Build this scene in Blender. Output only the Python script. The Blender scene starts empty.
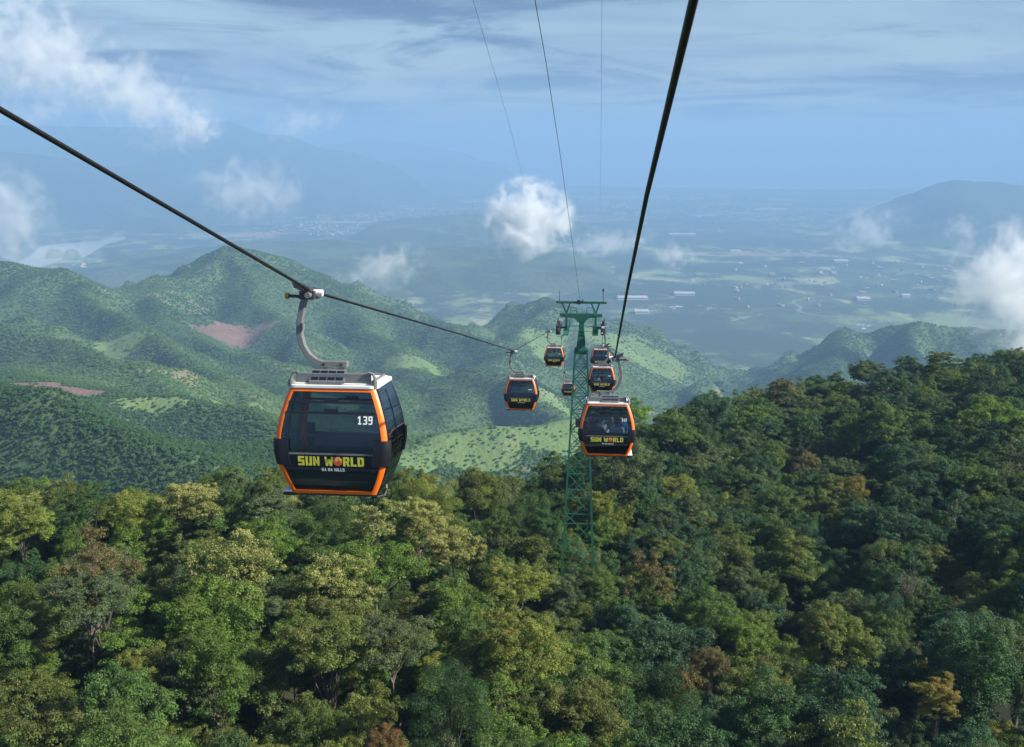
import bpy, bmesh, math, random
import numpy as np
from mathutils import Vector, Matrix

# ------------------------------------------------------------------ camera, sky, sun, exposure
sc = bpy.context.scene
COL = sc.collection
W, H = 1024, 747
F = 995.0                                   # focal length in pixels
CAMZ = 700.0                                # metres above the coastal plain
PITCH = math.atan((373.5 - 150.0) / F)      # horizon sits at row 150
cam_data = bpy.data.cameras.new('camera')
cam_data.sensor_fit = 'HORIZONTAL'
cam_data.sensor_width = 36.0
cam_data.lens = F * 36.0 / W
cam_data.clip_start = 0.1
cam_data.clip_end = 300000.0
cam = bpy.data.objects.new('camera', cam_data)
COL.objects.link(cam)
cam.location = (0, 0, CAMZ)
cam.rotation_euler = (math.pi / 2 - PITCH, 0, 0)
sc.camera = cam

SUN_EL, SUN_AZ = math.radians(36), math.radians(104)   # azimuth clockwise from +Y (the view direction)
world = bpy.data.worlds.new('World')
sc.world = world
world.use_nodes = True
wn = world.node_tree
wn.nodes.clear()
w_out = wn.nodes.new('ShaderNodeOutputWorld')
w_bg = wn.nodes.new('ShaderNodeBackground')
w_bg.inputs['Strength'].default_value = 0.055
w_sky = wn.nodes.new('ShaderNodeTexSky')
w_sky.sky_type = 'NISHITA'
w_sky.sun_disc = False
w_sky.sun_elevation = SUN_EL
w_sky.sun_rotation = SUN_AZ
w_sky.altitude = 700
w_sky.air_density = 1.3
w_sky.dust_density = 1.2
w_sky.ozone_density = 2.0
# thin streaky cloud deck: noise laid out on a flat layer overhead (whole sky)
tc = wn.nodes.new('ShaderNodeTexCoord')
sep = wn.nodes.new('ShaderNodeSeparateXYZ')
wn.links.new(tc.outputs['Generated'], sep.inputs[0])
def wmath(op, a, b=None, clamp=False):
    n = wn.nodes.new('ShaderNodeMath'); n.operation = op; n.use_clamp = clamp
    for i, v in enumerate((a, b)):
        if v is None: continue
        if isinstance(v, (int, float)): n.inputs[i].default_value = v
        else: wn.links.new(v, n.inputs[i])
    return n.outputs[0]
zc = wmath('ADD', wmath('ABSOLUTE', sep.outputs[2]), 0.06)
comb = wn.nodes.new('ShaderNodeCombineXYZ')
wn.links.new(wmath('DIVIDE', sep.outputs[0], zc), comb.inputs[0])
wn.links.new(wmath('DIVIDE', sep.outputs[1], zc), comb.inputs[1])
def wnoise(scale, detail, rough, dist=0.0, off=(0, 0, 0)):
    mp = wn.nodes.new('ShaderNodeMapping'); mp.inputs['Location'].default_value = off
    wn.links.new(comb.outputs[0], mp.inputs[0])
    n = wn.nodes.new('ShaderNodeTexNoise')
    n.inputs['Scale'].default_value = scale; n.inputs['Detail'].default_value = detail
    n.inputs['Roughness'].default_value = rough; n.inputs['Distortion'].default_value = dist
    wn.links.new(mp.outputs[0], n.inputs['Vector'])
    return n.outputs[0]
def wramp(v, a, b):
    n = wn.nodes.new('ShaderNodeMapRange'); n.interpolation_type = 'SMOOTHSTEP'
    n.inputs['From Min'].default_value = a; n.inputs['From Max'].default_value = b
    wn.links.new(v, n.inputs['Value'])
    return n.outputs[0]
def wmix(fac, a, b):
    n = wn.nodes.new('ShaderNodeMix'); n.data_type = 'RGBA'
    wn.links.new(fac, n.inputs[0])
    for i, v in ((6, a), (7, b)):
        if isinstance(v, tuple): n.inputs[i].default_value = v
        else: wn.links.new(v, n.inputs[i])
    return n.outputs[2]
veil = wmath('MULTIPLY', wramp(wnoise(0.42, 8, 0.6, 0.8), 0.40, 0.62), 0.75)
c1 = wmix(veil, w_sky.outputs[0], (2.3, 2.75, 3.9, 1))
thick = wmath('MULTIPLY', wramp(wnoise(0.5, 9, 0.62, 1.2, (3.1, 1.7, 0)), 0.46, 0.62), 0.85)
c2 = wmix(thick, c1, (0.5, 0.85, 1.75, 1))
wn.links.new(c2, w_bg.inputs['Color'])
wn.links.new(w_bg.outputs[0], w_out.inputs['Surface'])

sun_d = bpy.data.lights.new('sun', 'SUN')
sun_d.energy = 5.0
sun_d.angle = math.radians(0.6)
sun_d.color = (1.0, 0.93, 0.80)
sun = bpy.data.objects.new('sun', sun_d)
COL.objects.link(sun)
SUN_DIR = Vector((math.sin(SUN_AZ) * math.cos(SUN_EL), math.cos(SUN_AZ) * math.cos(SUN_EL), math.sin(SUN_EL)))
sun.rotation_euler = SUN_DIR.to_track_quat('Z', 'Y').to_euler()
sun.location = (300, 100, 900)

sc.view_settings.view_transform = 'Standard'
sc.view_settings.look = 'None'
sc.view_settings.gamma = 1.0
sc.view_settings.exposure = 1.2
sc.view_settings.use_curve_mapping = False
sc.render.engine = 'CYCLES'
cy = sc.cycles
cy.use_denoising = True
cy.max_bounces = 8
cy.diffuse_bounces = 2
cy.glossy_bounces = 2
cy.transmission_bounces = 4
cy.transparent_max_bounces = 12
cy.volume_bounces = 6
cy.use_adaptive_sampling = True
cy.adaptive_threshold = 0.015

# ------------------------------------------------------------------ helpers
cp, sp = math.cos(PITCH), math.sin(PITCH)
def P(u, v, d):
    """pixel + forward distance in metres -> world point"""
    dx = (u - 512.0) / F; dy = (373.5 - v) / F
    ry = cp + dy * sp; rz = -sp + dy * cp
    k = d / ry
    return (dx * k, d, CAMZ + rz * k)
def proj(x, y, z):
    z = z - CAMZ
    depth = y * cp - z * sp
    up = y * sp + z * cp
    return 512 + F * x / depth, 373.5 - F * up / depth

def tag(o, label=None, cat=None, group=None, kind=None):
    if label: o['label'] = label
    if cat: o['category'] = cat
    if group: o['group'] = group
    if kind: o['kind'] = kind
    return o
def empty(name, loc=(0, 0, 0), rz=0.0):
    o = bpy.data.objects.new(name, None)
    COL.objects.link(o)
    o.location = loc; o.rotation_euler = (0, 0, rz)
    o.empty_display_size = 0.5
    return o
def link_mesh(name, me, mat=None, parent=None):
    if mat is not None and len(me.materials) == 0: me.materials.append(mat)
    o = bpy.data.objects.new(name, me)
    COL.objects.link(o)
    if parent is not None: o.parent = parent
    return o
def np_mesh(name, verts, faces, smooth=False):
    """fast mesh from numpy verts (n,3) and faces (m,k) of equal size"""
    me = bpy.data.meshes.new(name)
    verts = np.asarray(verts, dtype=np.float32); faces = np.asarray(faces, dtype=np.int32)
    m, k = faces.shape
    me.vertices.add(len(verts)); me.vertices.foreach_set('co', verts.ravel())
    me.loops.add(m * k); me.loops.foreach_set('vertex_index', faces.ravel())
    me.polygons.add(m)
    me.polygons.foreach_set('loop_start', np.arange(0, m * k, k, dtype=np.int32))
    me.polygons.foreach_set('loop_total', np.full(m, k, dtype=np.int32))
    if smooth: me.polygons.foreach_set('use_smooth', np.ones(m, dtype=bool))
    me.update(calc_edges=True)
    return me
def copy_tree(o, parent=None):
    c = o.copy(); COL.objects.link(c)
    if parent is not None: c.parent = parent
    for ch in list(o.children): copy_tree(ch, c)
    return c

class NT:
    """small node-building helper for materials"""
    def __init__(self, name):
        self.m = bpy.data.materials.new(name); self.m.use_nodes = True
        self.t = self.m.node_tree; self.t.nodes.clear()
        self.out = self.t.nodes.new('ShaderNodeOutputMaterial')
    def n(self, typ, **kw):
        nd = self.t.nodes.new(typ)
        for k, v in kw.items(): setattr(nd, k, v)
        return nd
    def l(self, a, b): self.t.links.new(a, b)
    def setin(self, nd, key, v):
        if v is None: return
        if hasattr(v, 'links') or isinstance(v, bpy.types.NodeSocket): self.l(v, nd.inputs[key])
        else: nd.inputs[key].default_value = v
    def pos(self): return self.n('ShaderNodeNewGeometry').outputs['Position']
    def obj(self): return self.n('ShaderNodeTexCoord').outputs['Object']
    def mapping(self, vec, scale=(1, 1, 1), loc=(0, 0, 0), rot=(0, 0, 0)):
        mp = self.n('ShaderNodeMapping'); self.l(vec, mp.inputs[0])
        mp.inputs['Scale'].default_value = scale; mp.inputs['Location'].default_value = loc; mp.inputs['Rotation'].default_value = rot
        return mp.outputs[0]
    def noise(self, vec, scale, detail=4, rough=0.5, dist=0.0):
        nd = self.n('ShaderNodeTexNoise')
        if vec is not None: self.l(vec, nd.inputs['Vector'])
        nd.inputs['Scale'].default_value = scale; nd.inputs['Detail'].default_value = detail
        nd.inputs['Roughness'].default_value = rough; nd.inputs['Distortion'].default_value = dist
        return nd.outputs[0]
    def math(self, op, a, b=None, clamp=False):
        nd = self.n('ShaderNodeMath', operation=op); nd.use_clamp = clamp
        self.setin(nd, 0, a)
        if b is not None: self.setin(nd, 1, b)
        return nd.outputs[0]
    def ss(self, v, a, b, lo=0.0, hi=1.0):
        nd = self.n('ShaderNodeMapRange', interpolation_type='SMOOTHSTEP')
        self.l(v, nd.inputs['Value'])
        nd.inputs['From Min'].default_value = a; nd.inputs['From Max'].default_value = b
        nd.inputs['To Min'].default_value = lo; nd.inputs['To Max'].default_value = hi
        return nd.outputs[0]
    def mix(self, fac, a, b, blend='MIX'):
        nd = self.n('ShaderNodeMix', data_type='RGBA', blend_type=blend)
        self.setin(nd, 0, fac); self.setin(nd, 6, a); self.setin(nd, 7, b)
        return nd.outputs[2]
    def bsdf(self, color, rough=0.6, metal=0.0, **kw):
        b = self.n('ShaderNodeBsdfPrincipled')
        self.setin(b, 'Base Color', color); self.setin(b, 'Roughness', rough); self.setin(b, 'Metallic', metal)
        for k, v in kw.items(): self.setin(b, k.replace('_', ' '), v)
        return b
    def bump(self, b, height, strength=0.4, dist=0.1):
        bp = self.n('ShaderNodeBump'); bp.inputs['Strength'].default_value = strength; bp.inputs['Distance'].default_value = dist
        self.l(height, bp.inputs['Height']); self.l(bp.outputs[0], b.inputs['Normal'])
    def done(self, shader):
        self.l(shader.outputs[0] if hasattr(shader, 'outputs') else shader, self.out.inputs['Surface'])
        return self.m
def C(r, g, b): return (r, g, b, 1.0)

# numpy gradient noise
def _hash(ix, iy, seed):
    h = (ix.astype(np.int64) * 374761393 + iy.astype(np.int64) * 668265263 + seed * 974711) & 0xffffffff
    h = ((h ^ (h >> 13)) * 1274126177) & 0xffffffff
    return ((h ^ (h >> 16)) & 0xffff) / 65535.0 * 2 * np.pi
def perlin(x, y, seed=0):
    x0 = np.floor(x); y0 = np.floor(y); fx = x - x0; fy = y - y0
    u = fx ** 3 * (fx * (fx * 6 - 15) + 10); v = fy ** 3 * (fy * (fy * 6 - 15) + 10)
    def g(dx, dy):
        a = _hash(x0 + dx, y0 + dy, seed)
        return np.cos(a) * (fx - dx) + np.sin(a) * (fy - dy)
    return 1.4 * ((g(0, 0) * (1 - u) + g(1, 0) * u) * (1 - v) + (g(0, 1) * (1 - u) + g(1, 1) * u) * v)
def fbm(x, y, octv=5, seed=0, gain=0.5):
    s = 0; a = 1.0
    for i in range(octv):
        s = s + a * perlin(x * 2 ** i, y * 2 ** i, seed + i * 17); a *= gain
    return s
def ridged(x, y, octv=5, seed=0, gain=0.5):
    s = 0; a = 1.0; tot = 0
    for i in range(octv):
        s = s + a * (1 - np.abs(perlin(x * 2 ** i, y * 2 ** i, seed + i * 17)) * 1.6); tot += a; a *= gain
    return s / tot
def grid_mesh(name, X, Y, Z, smooth=True):
    ny, nx = X.shape
    idx = np.arange(nx * ny).reshape(ny, nx)
    faces = np.stack([idx[:-1, :-1], idx[:-1, 1:], idx[1:, 1:], idx[1:, :-1]], -1).reshape(-1, 4)
    return np_mesh(name, np.stack([X, Y, Z], -1).reshape(-1, 3), faces, smooth)
HAZE_D = 1.5e-4
rng = np.random.default_rng(11)
random.seed(11)

# ------------------------------------------------------------------ terrain: near hillside, hills, mountains, plain, sea
# canopy crest of the near forest: (column, row, distance)
CREST = [(-500, 500, 112), (0, 500, 114), (90, 504, 116), (180, 492, 118), (270, 484, 118), (330, 495, 120), (450, 489, 135),
         (500, 478, 142), (560, 462, 155), (640, 420, 195), (720, 402, 230), (800, 380, 262), (860, 374, 275),
         (950, 364, 290), (1024, 350, 300), (1500, 330, 320)]
_ca = np.array([(u - 512) / F / (cp + (373.5 - v) / F * sp) for u, v, d in CREST])
_cd = np.array([c[2] for c in CREST], float)
_cz = np.array([P(*c)[2] for c in CREST])
def canopy(x, y):
    x = np.asarray(x, float); y = np.asarray(y, float)
    a = x / np.maximum(y, 20.0)
    d = np.interp(a, _ca, _cd); zc_ = np.interp(a, _ca, _cz)
    z0 = CAMZ - 39.0
    t = (y - 58.0) / (d - 58.0)
    z = z0 + (zc_ - z0) * np.maximum(t, -0.9)
    # gullies and knolls
    z = z + 3.2 * fbm(x / 60.0, y / 60.0, 2, 5) * np.clip((d - y) / 40.0, 0, 1)
    z = z - 7.0 * np.exp(-(((x - 0.22 * y - 12) / 26.0) ** 2)) * np.clip((d - y) / 60.0, 0, 1)
    over = np.maximum(y - d, 0)
    z = z - 0.62 * over * over / (over + 28.0)
    return z
TREE_H = 15.0
def near_ground(x, y): return canopy(x, y) - TREE_H + 0.6 * fbm(np.asarray(x) / 9.0, np.asarray(y) / 9.0, 3, 9)

def mat_soil():
    t = NT('forest_floor')
    p = t.pos()
    n1 = t.noise(p, 0.35, 6, 0.6)
    c = t.mix(n1, C(0.012, 0.018, 0.008), C(0.035, 0.04, 0.016))
    b = t.bsdf(c, 0.95)
    return t.done(b)
xs = np.arange(-420, 560, 4.0); ys = np.arange(-40, 620, 4.0)
X, Y = np.meshgrid(xs, ys)
o = link_mesh('hillside', grid_mesh('hillside', X, Y, near_ground(X, Y)), mat_soil())
tag(o, 'steep forest floor beneath the near trees', kind='structure')

# ridge lines of the middle hills: pixel column, row, distance; side slope
RIDGES = [
    (0.42, [(-420, 262, 2000), (-150, 262, 2100), (0, 267, 2200), (60, 274, 2250), (125, 296, 2350), (155, 281, 2450), (185, 283, 2500), (210, 268, 2600), (238, 250, 2700),
            (262, 256, 2700), (300, 278, 2650), (350, 296, 2600), (400, 312, 2500), (440, 326, 2400), (490, 345, 2250), (540, 372, 2100)]),
    (0.50, [(60, 274, 2250), (120, 318, 1850), (190, 356, 1500), (250, 400, 1200), (290, 450, 1000)]),
    (0.50, [(155, 281, 2450), (190, 330, 2000), (245, 356, 1750), (300, 392, 1450), (350, 440, 1200), (370, 475, 1050)]),
    (0.50, [(238, 250, 2700), (255, 300, 2350), (300, 338, 2000), (350, 378, 1650), (400, 425, 1350)]),
    (0.45, [(350, 296, 2600), (380, 335, 2200), (420, 380, 1800), (450, 415, 1500)]),
    (0.42, [(-300, 320, 1500), (0, 322, 1560), (60, 345, 1400), (130, 372, 1220), (190, 398, 1060)]),
    (0.40, [(-300, 380, 1000), (-40, 384, 990), (40, 390, 985), (110, 404, 960), (190, 406, 945), (268, 410, 930), (330, 440, 880)]),
    (0.55, [(-400, 395, 600), (-30, 396, 610), (60, 402, 600), (130, 432, 570), (200, 468, 535), (270, 516, 500)]),
    (0.45, [(380, 352, 2650), (430, 338, 2700), (475, 328, 2750), (520, 312, 2800), (545, 303, 2850), (575, 312, 2800), (612, 334, 2700), (645, 356, 2600), (668, 384, 2450)]),
    (0.42, [(545, 303, 2850), (520, 340, 2350), (470, 385, 1850), (420, 430, 1450)]),
    (0.42, [(575, 312, 2800), (600, 350, 2300), (600, 385, 1900), (560, 400, 1700)]),
    (0.45, [(470, 372, 1750), (510, 388, 1600), (560, 408, 1450), (605, 440, 1300), (650, 470, 1150)]),
    (0.48, [(370, 492, 980), (420, 466, 1000), (460, 446, 1030), (505, 435, 1060), (575, 427, 1100), (650, 425, 1150), (720, 450, 1150)]),
    (0.50, [(765, 396, 2350), (790, 374, 2450), (820, 352, 2550), (848, 334, 2650), (870, 338, 2650), (900, 330, 2650), (930, 324, 2650), (975, 330, 2600), (1015, 334, 2550), (1090, 340, 2500), (1300, 345, 2500)]),
    (0.55, [(848, 334, 2650), (835, 365, 2250), (820, 400, 1950)]),
    (0.55, [(930, 324, 2650), (905, 360, 2250), (880, 400, 1900)]),
]
def ridge_height(X, Y, ridges, r0=28.0):
    Z = np.full(X.shape, -1e9); D = np.full(X.shape, 1e9); S = np.zeros(X.shape)
    for k, pts in ridges:
        w = np.array([P(*p) for p in pts])
        for a, b in zip(w[:-1], w[1:]):
            ab = b[:2] - a[:2]; L2 = (ab ** 2).sum() + 1e-6
            t = np.clip(((X - a[0]) * ab[0] + (Y - a[1]) * ab[1]) / L2, 0, 1)
            dx = X - (a[0] + t * ab[0]); dy = Y - (a[1] + t * ab[1])
            dist = np.sqrt(dx * dx + dy * dy)
            h = a[2] + t * (b[2] - a[2]) - k * (np.sqrt(dist ** 2 + r0 * r0) - r0) * (1 - 0.10 * np.clip(dist / 900, 0, 1))
            # smooth maximum
            m = np.maximum(Z, h); s = 14.0
            Z = np.where(np.abs(Z - h) < 80, m + s * np.log1p(np.exp(-np.abs(Z - h) / s)) * 0.7, m)
            D = np.minimum(D, dist)
    return Z, D
xs = np.arange(-2300, 2300, 13.0); ys = np.concatenate([np.arange(330, 1500, 9.0), np.arange(1500, 4300, 14.0)])
X, Y = np.meshgrid(xs, ys)
wx = X + 42 * fbm(X / 300, Y / 300, 2, 31); wy = Y + 42 * fbm(X / 300, Y / 300, 2, 41)
Zh, Dh = ridge_height(wx, wy, [(k * 1.35, p) for k, p in RIDGES], 10.0)
gully = ridged(wx / 420, wy / 420, 5, 51, 0.40)
Zh = Zh + (gully - 0.62) * 225 * np.clip(Dh / 210, 0.05, 1.0) + 3.5 * fbm(X / 90, Y / 90, 4, 61)
floor_ = np.interp(Y, [0, 700, 1500, 2600, 3400, 4300], [280, 250, 175, 20, -22, -30]) + 20 * fbm(X / 400, Y / 400, 3, 71)
floor_ = floor_ - 260 * np.clip((X - 180 - 0.05 * Y) / 260, 0, 1) * np.clip((Y - 1000) / 400, 0, 1)
sm = 18.0
Zh = np.maximum(Zh, floor_) + sm * 0.6 * np.exp(-np.abs(Zh - floor_) / sm)
edge = np.clip((4250 - Y) / 350, 0, 1) * np.clip((2300 - np.abs(X)) / 150, 0, 1)
Zh = -30 + (Zh + 30) * edge
# keep the hills below the near crest
Zh = np.where(Y < 620, np.minimum(Zh, np.interp(Y, [330, 480, 620], [500, 560, 700])), Zh)
HILLS = (xs, ys, Zh)
def bilin(gx, gy, Z, x, y):
    i = np.clip(np.searchsorted(gx, x) - 1, 0, len(gx) - 2); j = np.clip(np.searchsorted(gy, y) - 1, 0, len(gy) - 2)
    fx = np.clip((x - gx[i]) / (gx[i + 1] - gx[i]), 0, 1); fy = np.clip((y - gy[j]) / (gy[j + 1] - gy[j]), 0, 1)
    return (Z[j, i] * (1 - fx) + Z[j, i + 1] * fx) * (1 - fy) + (Z[j + 1, i] * (1 - fx) + Z[j + 1, i + 1] * fx) * fy

# clearings on the hills (bare soil, terrace grass): real ground cover in vertex attributes
def hit(u, v):
    d = np.arange(480, 4200, 4.0); p = np.array([P(u, v, q) for q in d])
    below = p[:, 2] <= bilin(xs, ys, Zh, p[:, 0], p[:, 1])
    return p[np.argmax(below)] if below.any() else p[-1]
def blob(u, v, rpx, ry, rot=0.0):
    c = hit(u, v)
    rx = rpx * c[1] / F
    dx = X - c[0]; dy = Y - c[1]
    ca, sa = math.cos(rot), math.sin(rot)
    a = (dx * ca + dy * sa) / rx; b = (-dx * sa + dy * ca) / ry
    return np.clip(1.5 - np.sqrt(a * a + b * b) * 1.0 + 0.35 * fbm(X / 45, Y / 45, 3, 81), 0, 1)
bare = np.zeros(X.shape); grass = np.zeros(X.shape)
for a in [(235, 336, 34, 70, 0.2), (10, 386, 50, 15, 0), (70, 392, 36, 10, 0)]:
    bare = np.maximum(bare, blob(*a))
for a in [(150, 404, 46, 14, 0), (225, 406, 46, 13, 0), (470, 446, 60, 46, 0.1), (545, 430, 60, 50, 0), (420, 468, 40, 46, 0), (555, 404, 40, 60, -0.3), (590, 335, 40, 160, 0), (545, 345, 30, 120, 0),
          (650, 362, 40, 160, 0), (330, 398, 30, 40, 0.3), (120, 345, 26, 60, 0), (410, 360, 30, 70, 0)]:
    grass = np.maximum(grass, blob(*a))
trackn = np.abs(fbm(X / 420 + 3, Y / 420, 2, 91))
track = np.clip(1 - trackn / 0.012, 0, 1) * (Y > 900)
me = grid_mesh('hills', X, Y, Zh)
for nm, arr in (('bare', bare), ('grass', grass), ('track', track)):
    at = me.attributes.new(nm, 'FLOAT', 'POINT'); at.data.foreach_set('value', arr.astype(np.float32).ravel())
def mat_hills():
    t = NT('hill_cover')
    p = t.pos()
    big = t.noise(p, 0.0022, 5, 0.55)
    mid = t.noise(p, 0.012, 5, 0.6)
    fine = t.noise(p, 0.11, 6, 0.65)
    c = t.mix(t.ss(big, 0.4, 0.62), C(0.036, 0.080, 0.027), C(0.062, 0.118, 0.036))
    c = t.mix(t.ss(mid, 0.45, 0.65), c, C(0.055, 0.098, 0.026))
    c = t.mix(t.ss(fine, 0.42, 0.62, 0, 0.7), c, C(0.03, 0.06, 0.02))
    def at(n): a = t.n('ShaderNodeAttribute'); a.attribute_name = n; return a.outputs['Fac']
    gcol = t.mix(t.noise(p, 0.03, 5, 0.6), C(0.080, 0.15, 0.042), C(0.125, 0.185, 0.055))
    c = t.mix(t.ss(t.math('ADD', at('grass'), t.math('MULTIPLY', t.math('SUBTRACT', t.noise(p, 0.05, 5, 0.7), 0.5), 0.8)), 0.42, 0.58), c, gcol)
    bcol = t.mix(t.noise(p, 0.02, 6, 0.65), C(0.11, 0.062, 0.048), C(0.19, 0.12, 0.095))
    c = t.mix(t.ss(t.math('ADD', at('bare'), t.math('MULTIPLY', t.math('SUBTRACT', t.noise(p, 0.04, 6, 0.7), 0.5), 0.9)), 0.42, 0.54), c, bcol)
    c = t.mix(t.math('MULTIPLY', at('track'), 0.6), c, C(0.3, 0.24, 0.16))
    b = t.bsdf(c, 0.9)
    t.bump(b, fine, 0.9, 4.0)
    return t.done(b)
o = link_mesh('hills', me, mat_hills())
tag(o, 'green wooded hills and spurs in the middle distance', kind='structure')
HOBJ = o

# distant mountains, each its own relief
def mountain(name, label, ridges, x0, x1, y0, y1, step, amp, sc_, seed, col_a, col_b, base=-20.0, r0=120.0):
    xs = np.arange(x0, x1, step); ys = np.arange(y0, y1, step)
    X, Y = np.meshgrid(xs, ys)
    wx = X + sc_ * 0.25 * fbm(X / sc_, Y / sc_, 3, seed); wy = Y + sc_ * 0.25 * fbm(X / sc_ + 9, Y / sc_, 3, seed + 3)
    Z, D = ridge_height(wx, wy, ridges, r0)
    Z = Z + (ridged(wx / sc_, wy / sc_, 5, seed + 5) - 0.62) * amp * np.clip(D / (sc_ * 0.8), 0.08, 1)
    e = np.minimum(np.minimum(X - x0, x1 - step - X), np.minimum(Y - y0, y1 - step - Y)) / (step * 6)
    Z = base + (np.maximum(Z, base) - base) * np.clip(e, 0, 1)
    t = NT(name + '_cover')
    p = t.pos()
    c = t.mix(t.ss(t.noise(p, 1.0 / (sc_ * 0.5), 6, 0.6), 0.4, 0.62), C(*col_a), C(*col_b))
    c = t.mix(t.ss(t.noise(p, 1.0 / (sc_ * 0.04), 5, 0.65), 0.4, 0.65, 0, 0.6), c, C(col_a[0] * .5, col_a[1] * .5, col_a[2] * .5))
    b = t.bsdf(c, 0.95)
    t.bump(b, t.noise(p, 1.0 / (sc_ * 0.05), 6, 0.65), 0.7, sc_ * 0.02)
    o = link_mesh(name, grid_mesh(name, X, Y, Z), t.done(b))
    tag(o, label, kind='structure')
    return o
mountain('mountain', 'dark hazy mountain above the plain on the far right',
         [(0.55, [(1330, 215, 8600), (1200, 195, 8800), (1090, 186, 9000), (1024, 186, 9000), (1000, 182, 9000), (970, 181, 9000), (940, 189, 9050), (905, 205, 9100), (870, 222, 9100), (830, 246, 9100)]),
          (0.6, [(970, 181, 9000), (960, 215, 8200), (935, 240, 7600)]), (0.6, [(1050, 186, 9000), (1040, 220, 8000), (1010, 250, 7300)])],
         2200, 7600, 6600, 11000, 60, 260, 1100, 101, (0.025, 0.05, 0.022), (0.05, 0.085, 0.03))
mountain('mountain', 'long hazy ridge behind the lake at far left',
         [(0.45, [(-260, 190, 9800), (-80, 184, 10000), (0, 190, 10000), (60, 202, 10000), (110, 196, 10200), (150, 208, 10200), (200, 222, 10000), (240, 230, 9800)]),
          (0.5, [(0, 190, 10000), (30, 214, 9000)]), (0.5, [(110, 196, 10200), (140, 216, 9300), (170, 226, 8800)])],
         -9500, -1500, 8300, 12000, 60, 260, 1100, 121, (0.025, 0.05, 0.022), (0.06, 0.1, 0.035))
mountain('mountain', 'tall faint mountain beneath the cumulus at far left',
         [(0.42, [(-200, 118, 13500), (-40, 122, 13800), (60, 126, 14000), (150, 128, 14200), (215, 121, 14500), (270, 134, 14500), (330, 150, 14500), (400, 168, 14500)]),
          (0.42, [(0, 150, 10500), (80, 158, 10800), (150, 168, 11000), (230, 190, 11000)]), (0.42, [(215, 121, 14500), (260, 160, 12500)])],
         -13000, -900, 9300, 17500, 110, 420, 1900, 141, (0.025, 0.05, 0.03), (0.05, 0.08, 0.035))
mountain('mountain', 'low blue headland beside the sea',
         [(0.3, [(250, 160, 21000), (320, 147, 21500), (365, 139, 22000), (405, 141, 22000), (440, 150, 22000), (480, 163, 21500)]),
          (0.25, [(300, 172, 19000), (360, 166, 19000), (420, 170, 19000), (445, 176, 19000)])],
         -7800, 500, 17500, 24500, 110, 240, 1500, 161, (0.03, 0.05, 0.035), (0.05, 0.08, 0.04))
# low lumpy foothills on the plain
def foothill(label, pts, k, x0, x1, y0, y1, seed):
    mountain('foothill', label, [(k, pts)], x0, x1, y0, y1, 40, 90, 600, seed, (0.028, 0.055, 0.022), (0.08, 0.12, 0.04), r0=150)
foothill('low wooded foothill right of the lake', [(150, 262, 5500), (210, 250, 6000), (270, 243, 6300), (310, 242, 6400), (350, 252, 6100)], 0.16, -2600, -500, 5000, 7200, 201)
foothill('low wooded foothill left of the centre cloud', [(400, 228, 8000), (440, 220, 8600), (475, 216, 8900), (510, 220, 8700), (560, 232, 8100)], 0.13, -1400, 900, 7400, 9800, 211)
foothill('low green foothill beneath the centre cloud', [(380, 262, 5450), (430, 255, 5750), (480, 249, 5950), (520, 254, 5800), (580, 268, 5300)], 0.14, -1100, 700, 4900, 6600, 221)
foothill('low wooded foothill beneath the red construction site', [(280, 268, 5150), (330, 262, 5400), (370, 268, 5200)], 0.16, -1700, -400, 4700, 5900, 231)

def mat_plain():
    t = NT('plain_fields')
    p = t.pos()
    warp = t.n('ShaderNodeTexNoise'); warp.inputs['Scale'].default_value = 0.0011; warp.inputs['Detail'].default_value = 4; t.l(p, warp.inputs['Vector'])
    wv = t.n('ShaderNodeVectorMath', operation='MULTIPLY_ADD')
    t.l(warp.outputs['Color'], wv.inputs[0]); wv.inputs[1].default_value = (420, 420, 0); t.l(p, wv.inputs[2])
    pw = wv.outputs[0]
    vor = t.n('ShaderNodeTexVoronoi'); t.l(t.mapping(pw, (0.0042, 0.0030, 0.004)), vor.inputs['Vector']); vor.inputs['Scale'].default_value = 1
    cr = t.n('ShaderNodeSeparateColor'); t.l(vor.outputs['Color'], cr.inputs[0])
    c = t.mix(t.ss(cr.outputs[0], 0.2, 0.9), C(0.05, 0.095, 0.04), C(0.22, 0.28, 0.11))
    c = t.mix(t.ss(cr.outputs[1], 0.68, 0.92, 0, 0.8), c, C(0.30, 0.31, 0.17))
    small = t.noise(t.mapping(pw, (0.0035, 0.0022, 1)), 1.0, 7, 0.7)
    c = t.mix(t.ss(small, 0.46, 0.58), C(0.022, 0.045, 0.024), c)
    wood = t.noise(pw, 0.00075, 7, 0.66)
    c = t.mix(t.ss(wood, 0.44, 0.52), C(0.018, 0.038, 0.020), c)
    soil = t.noise(t.mapping(p, (0.00035, 0.0007, 1), (0.3, 0.9, 0)), 1.0, 6, 0.6, 0.4)
    c = t.mix(t.ss(soil, 0.58, 0.68, 0, 0.85), c, C(0.36, 0.24, 0.19))
    town = t.noise(t.mapping(p, (0.0009, 0.0012, 1), (7.3, 2.9, 0)), 1.0, 6, 0.7)
    specks = t.noise(p, 0.014, 3, 0.8)
    fac = t.math('MULTIPLY', t.ss(town, 0.53, 0.64), t.ss(specks, 0.55, 0.63))
    c = t.mix(fac, c, C(0.55, 0.52, 0.48))
    r1 = t.noise(t.mapping(p, (0.00022, 0.00035, 1), (2.2, 5.1, 0)), 1.0, 3, 0.5)
    road = t.ss(t.math('ABSOLUTE', t.math('SUBTRACT', r1, 0.5)), 0.0, 0.0015, 1, 0)
    c = t.mix(t.math('MULTIPLY', road, 0.35), c, C(0.45, 0.42, 0.36))
    b = t.bsdf(c, 0.9)
    return t.done(b)
BIG = 70000.0
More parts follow.
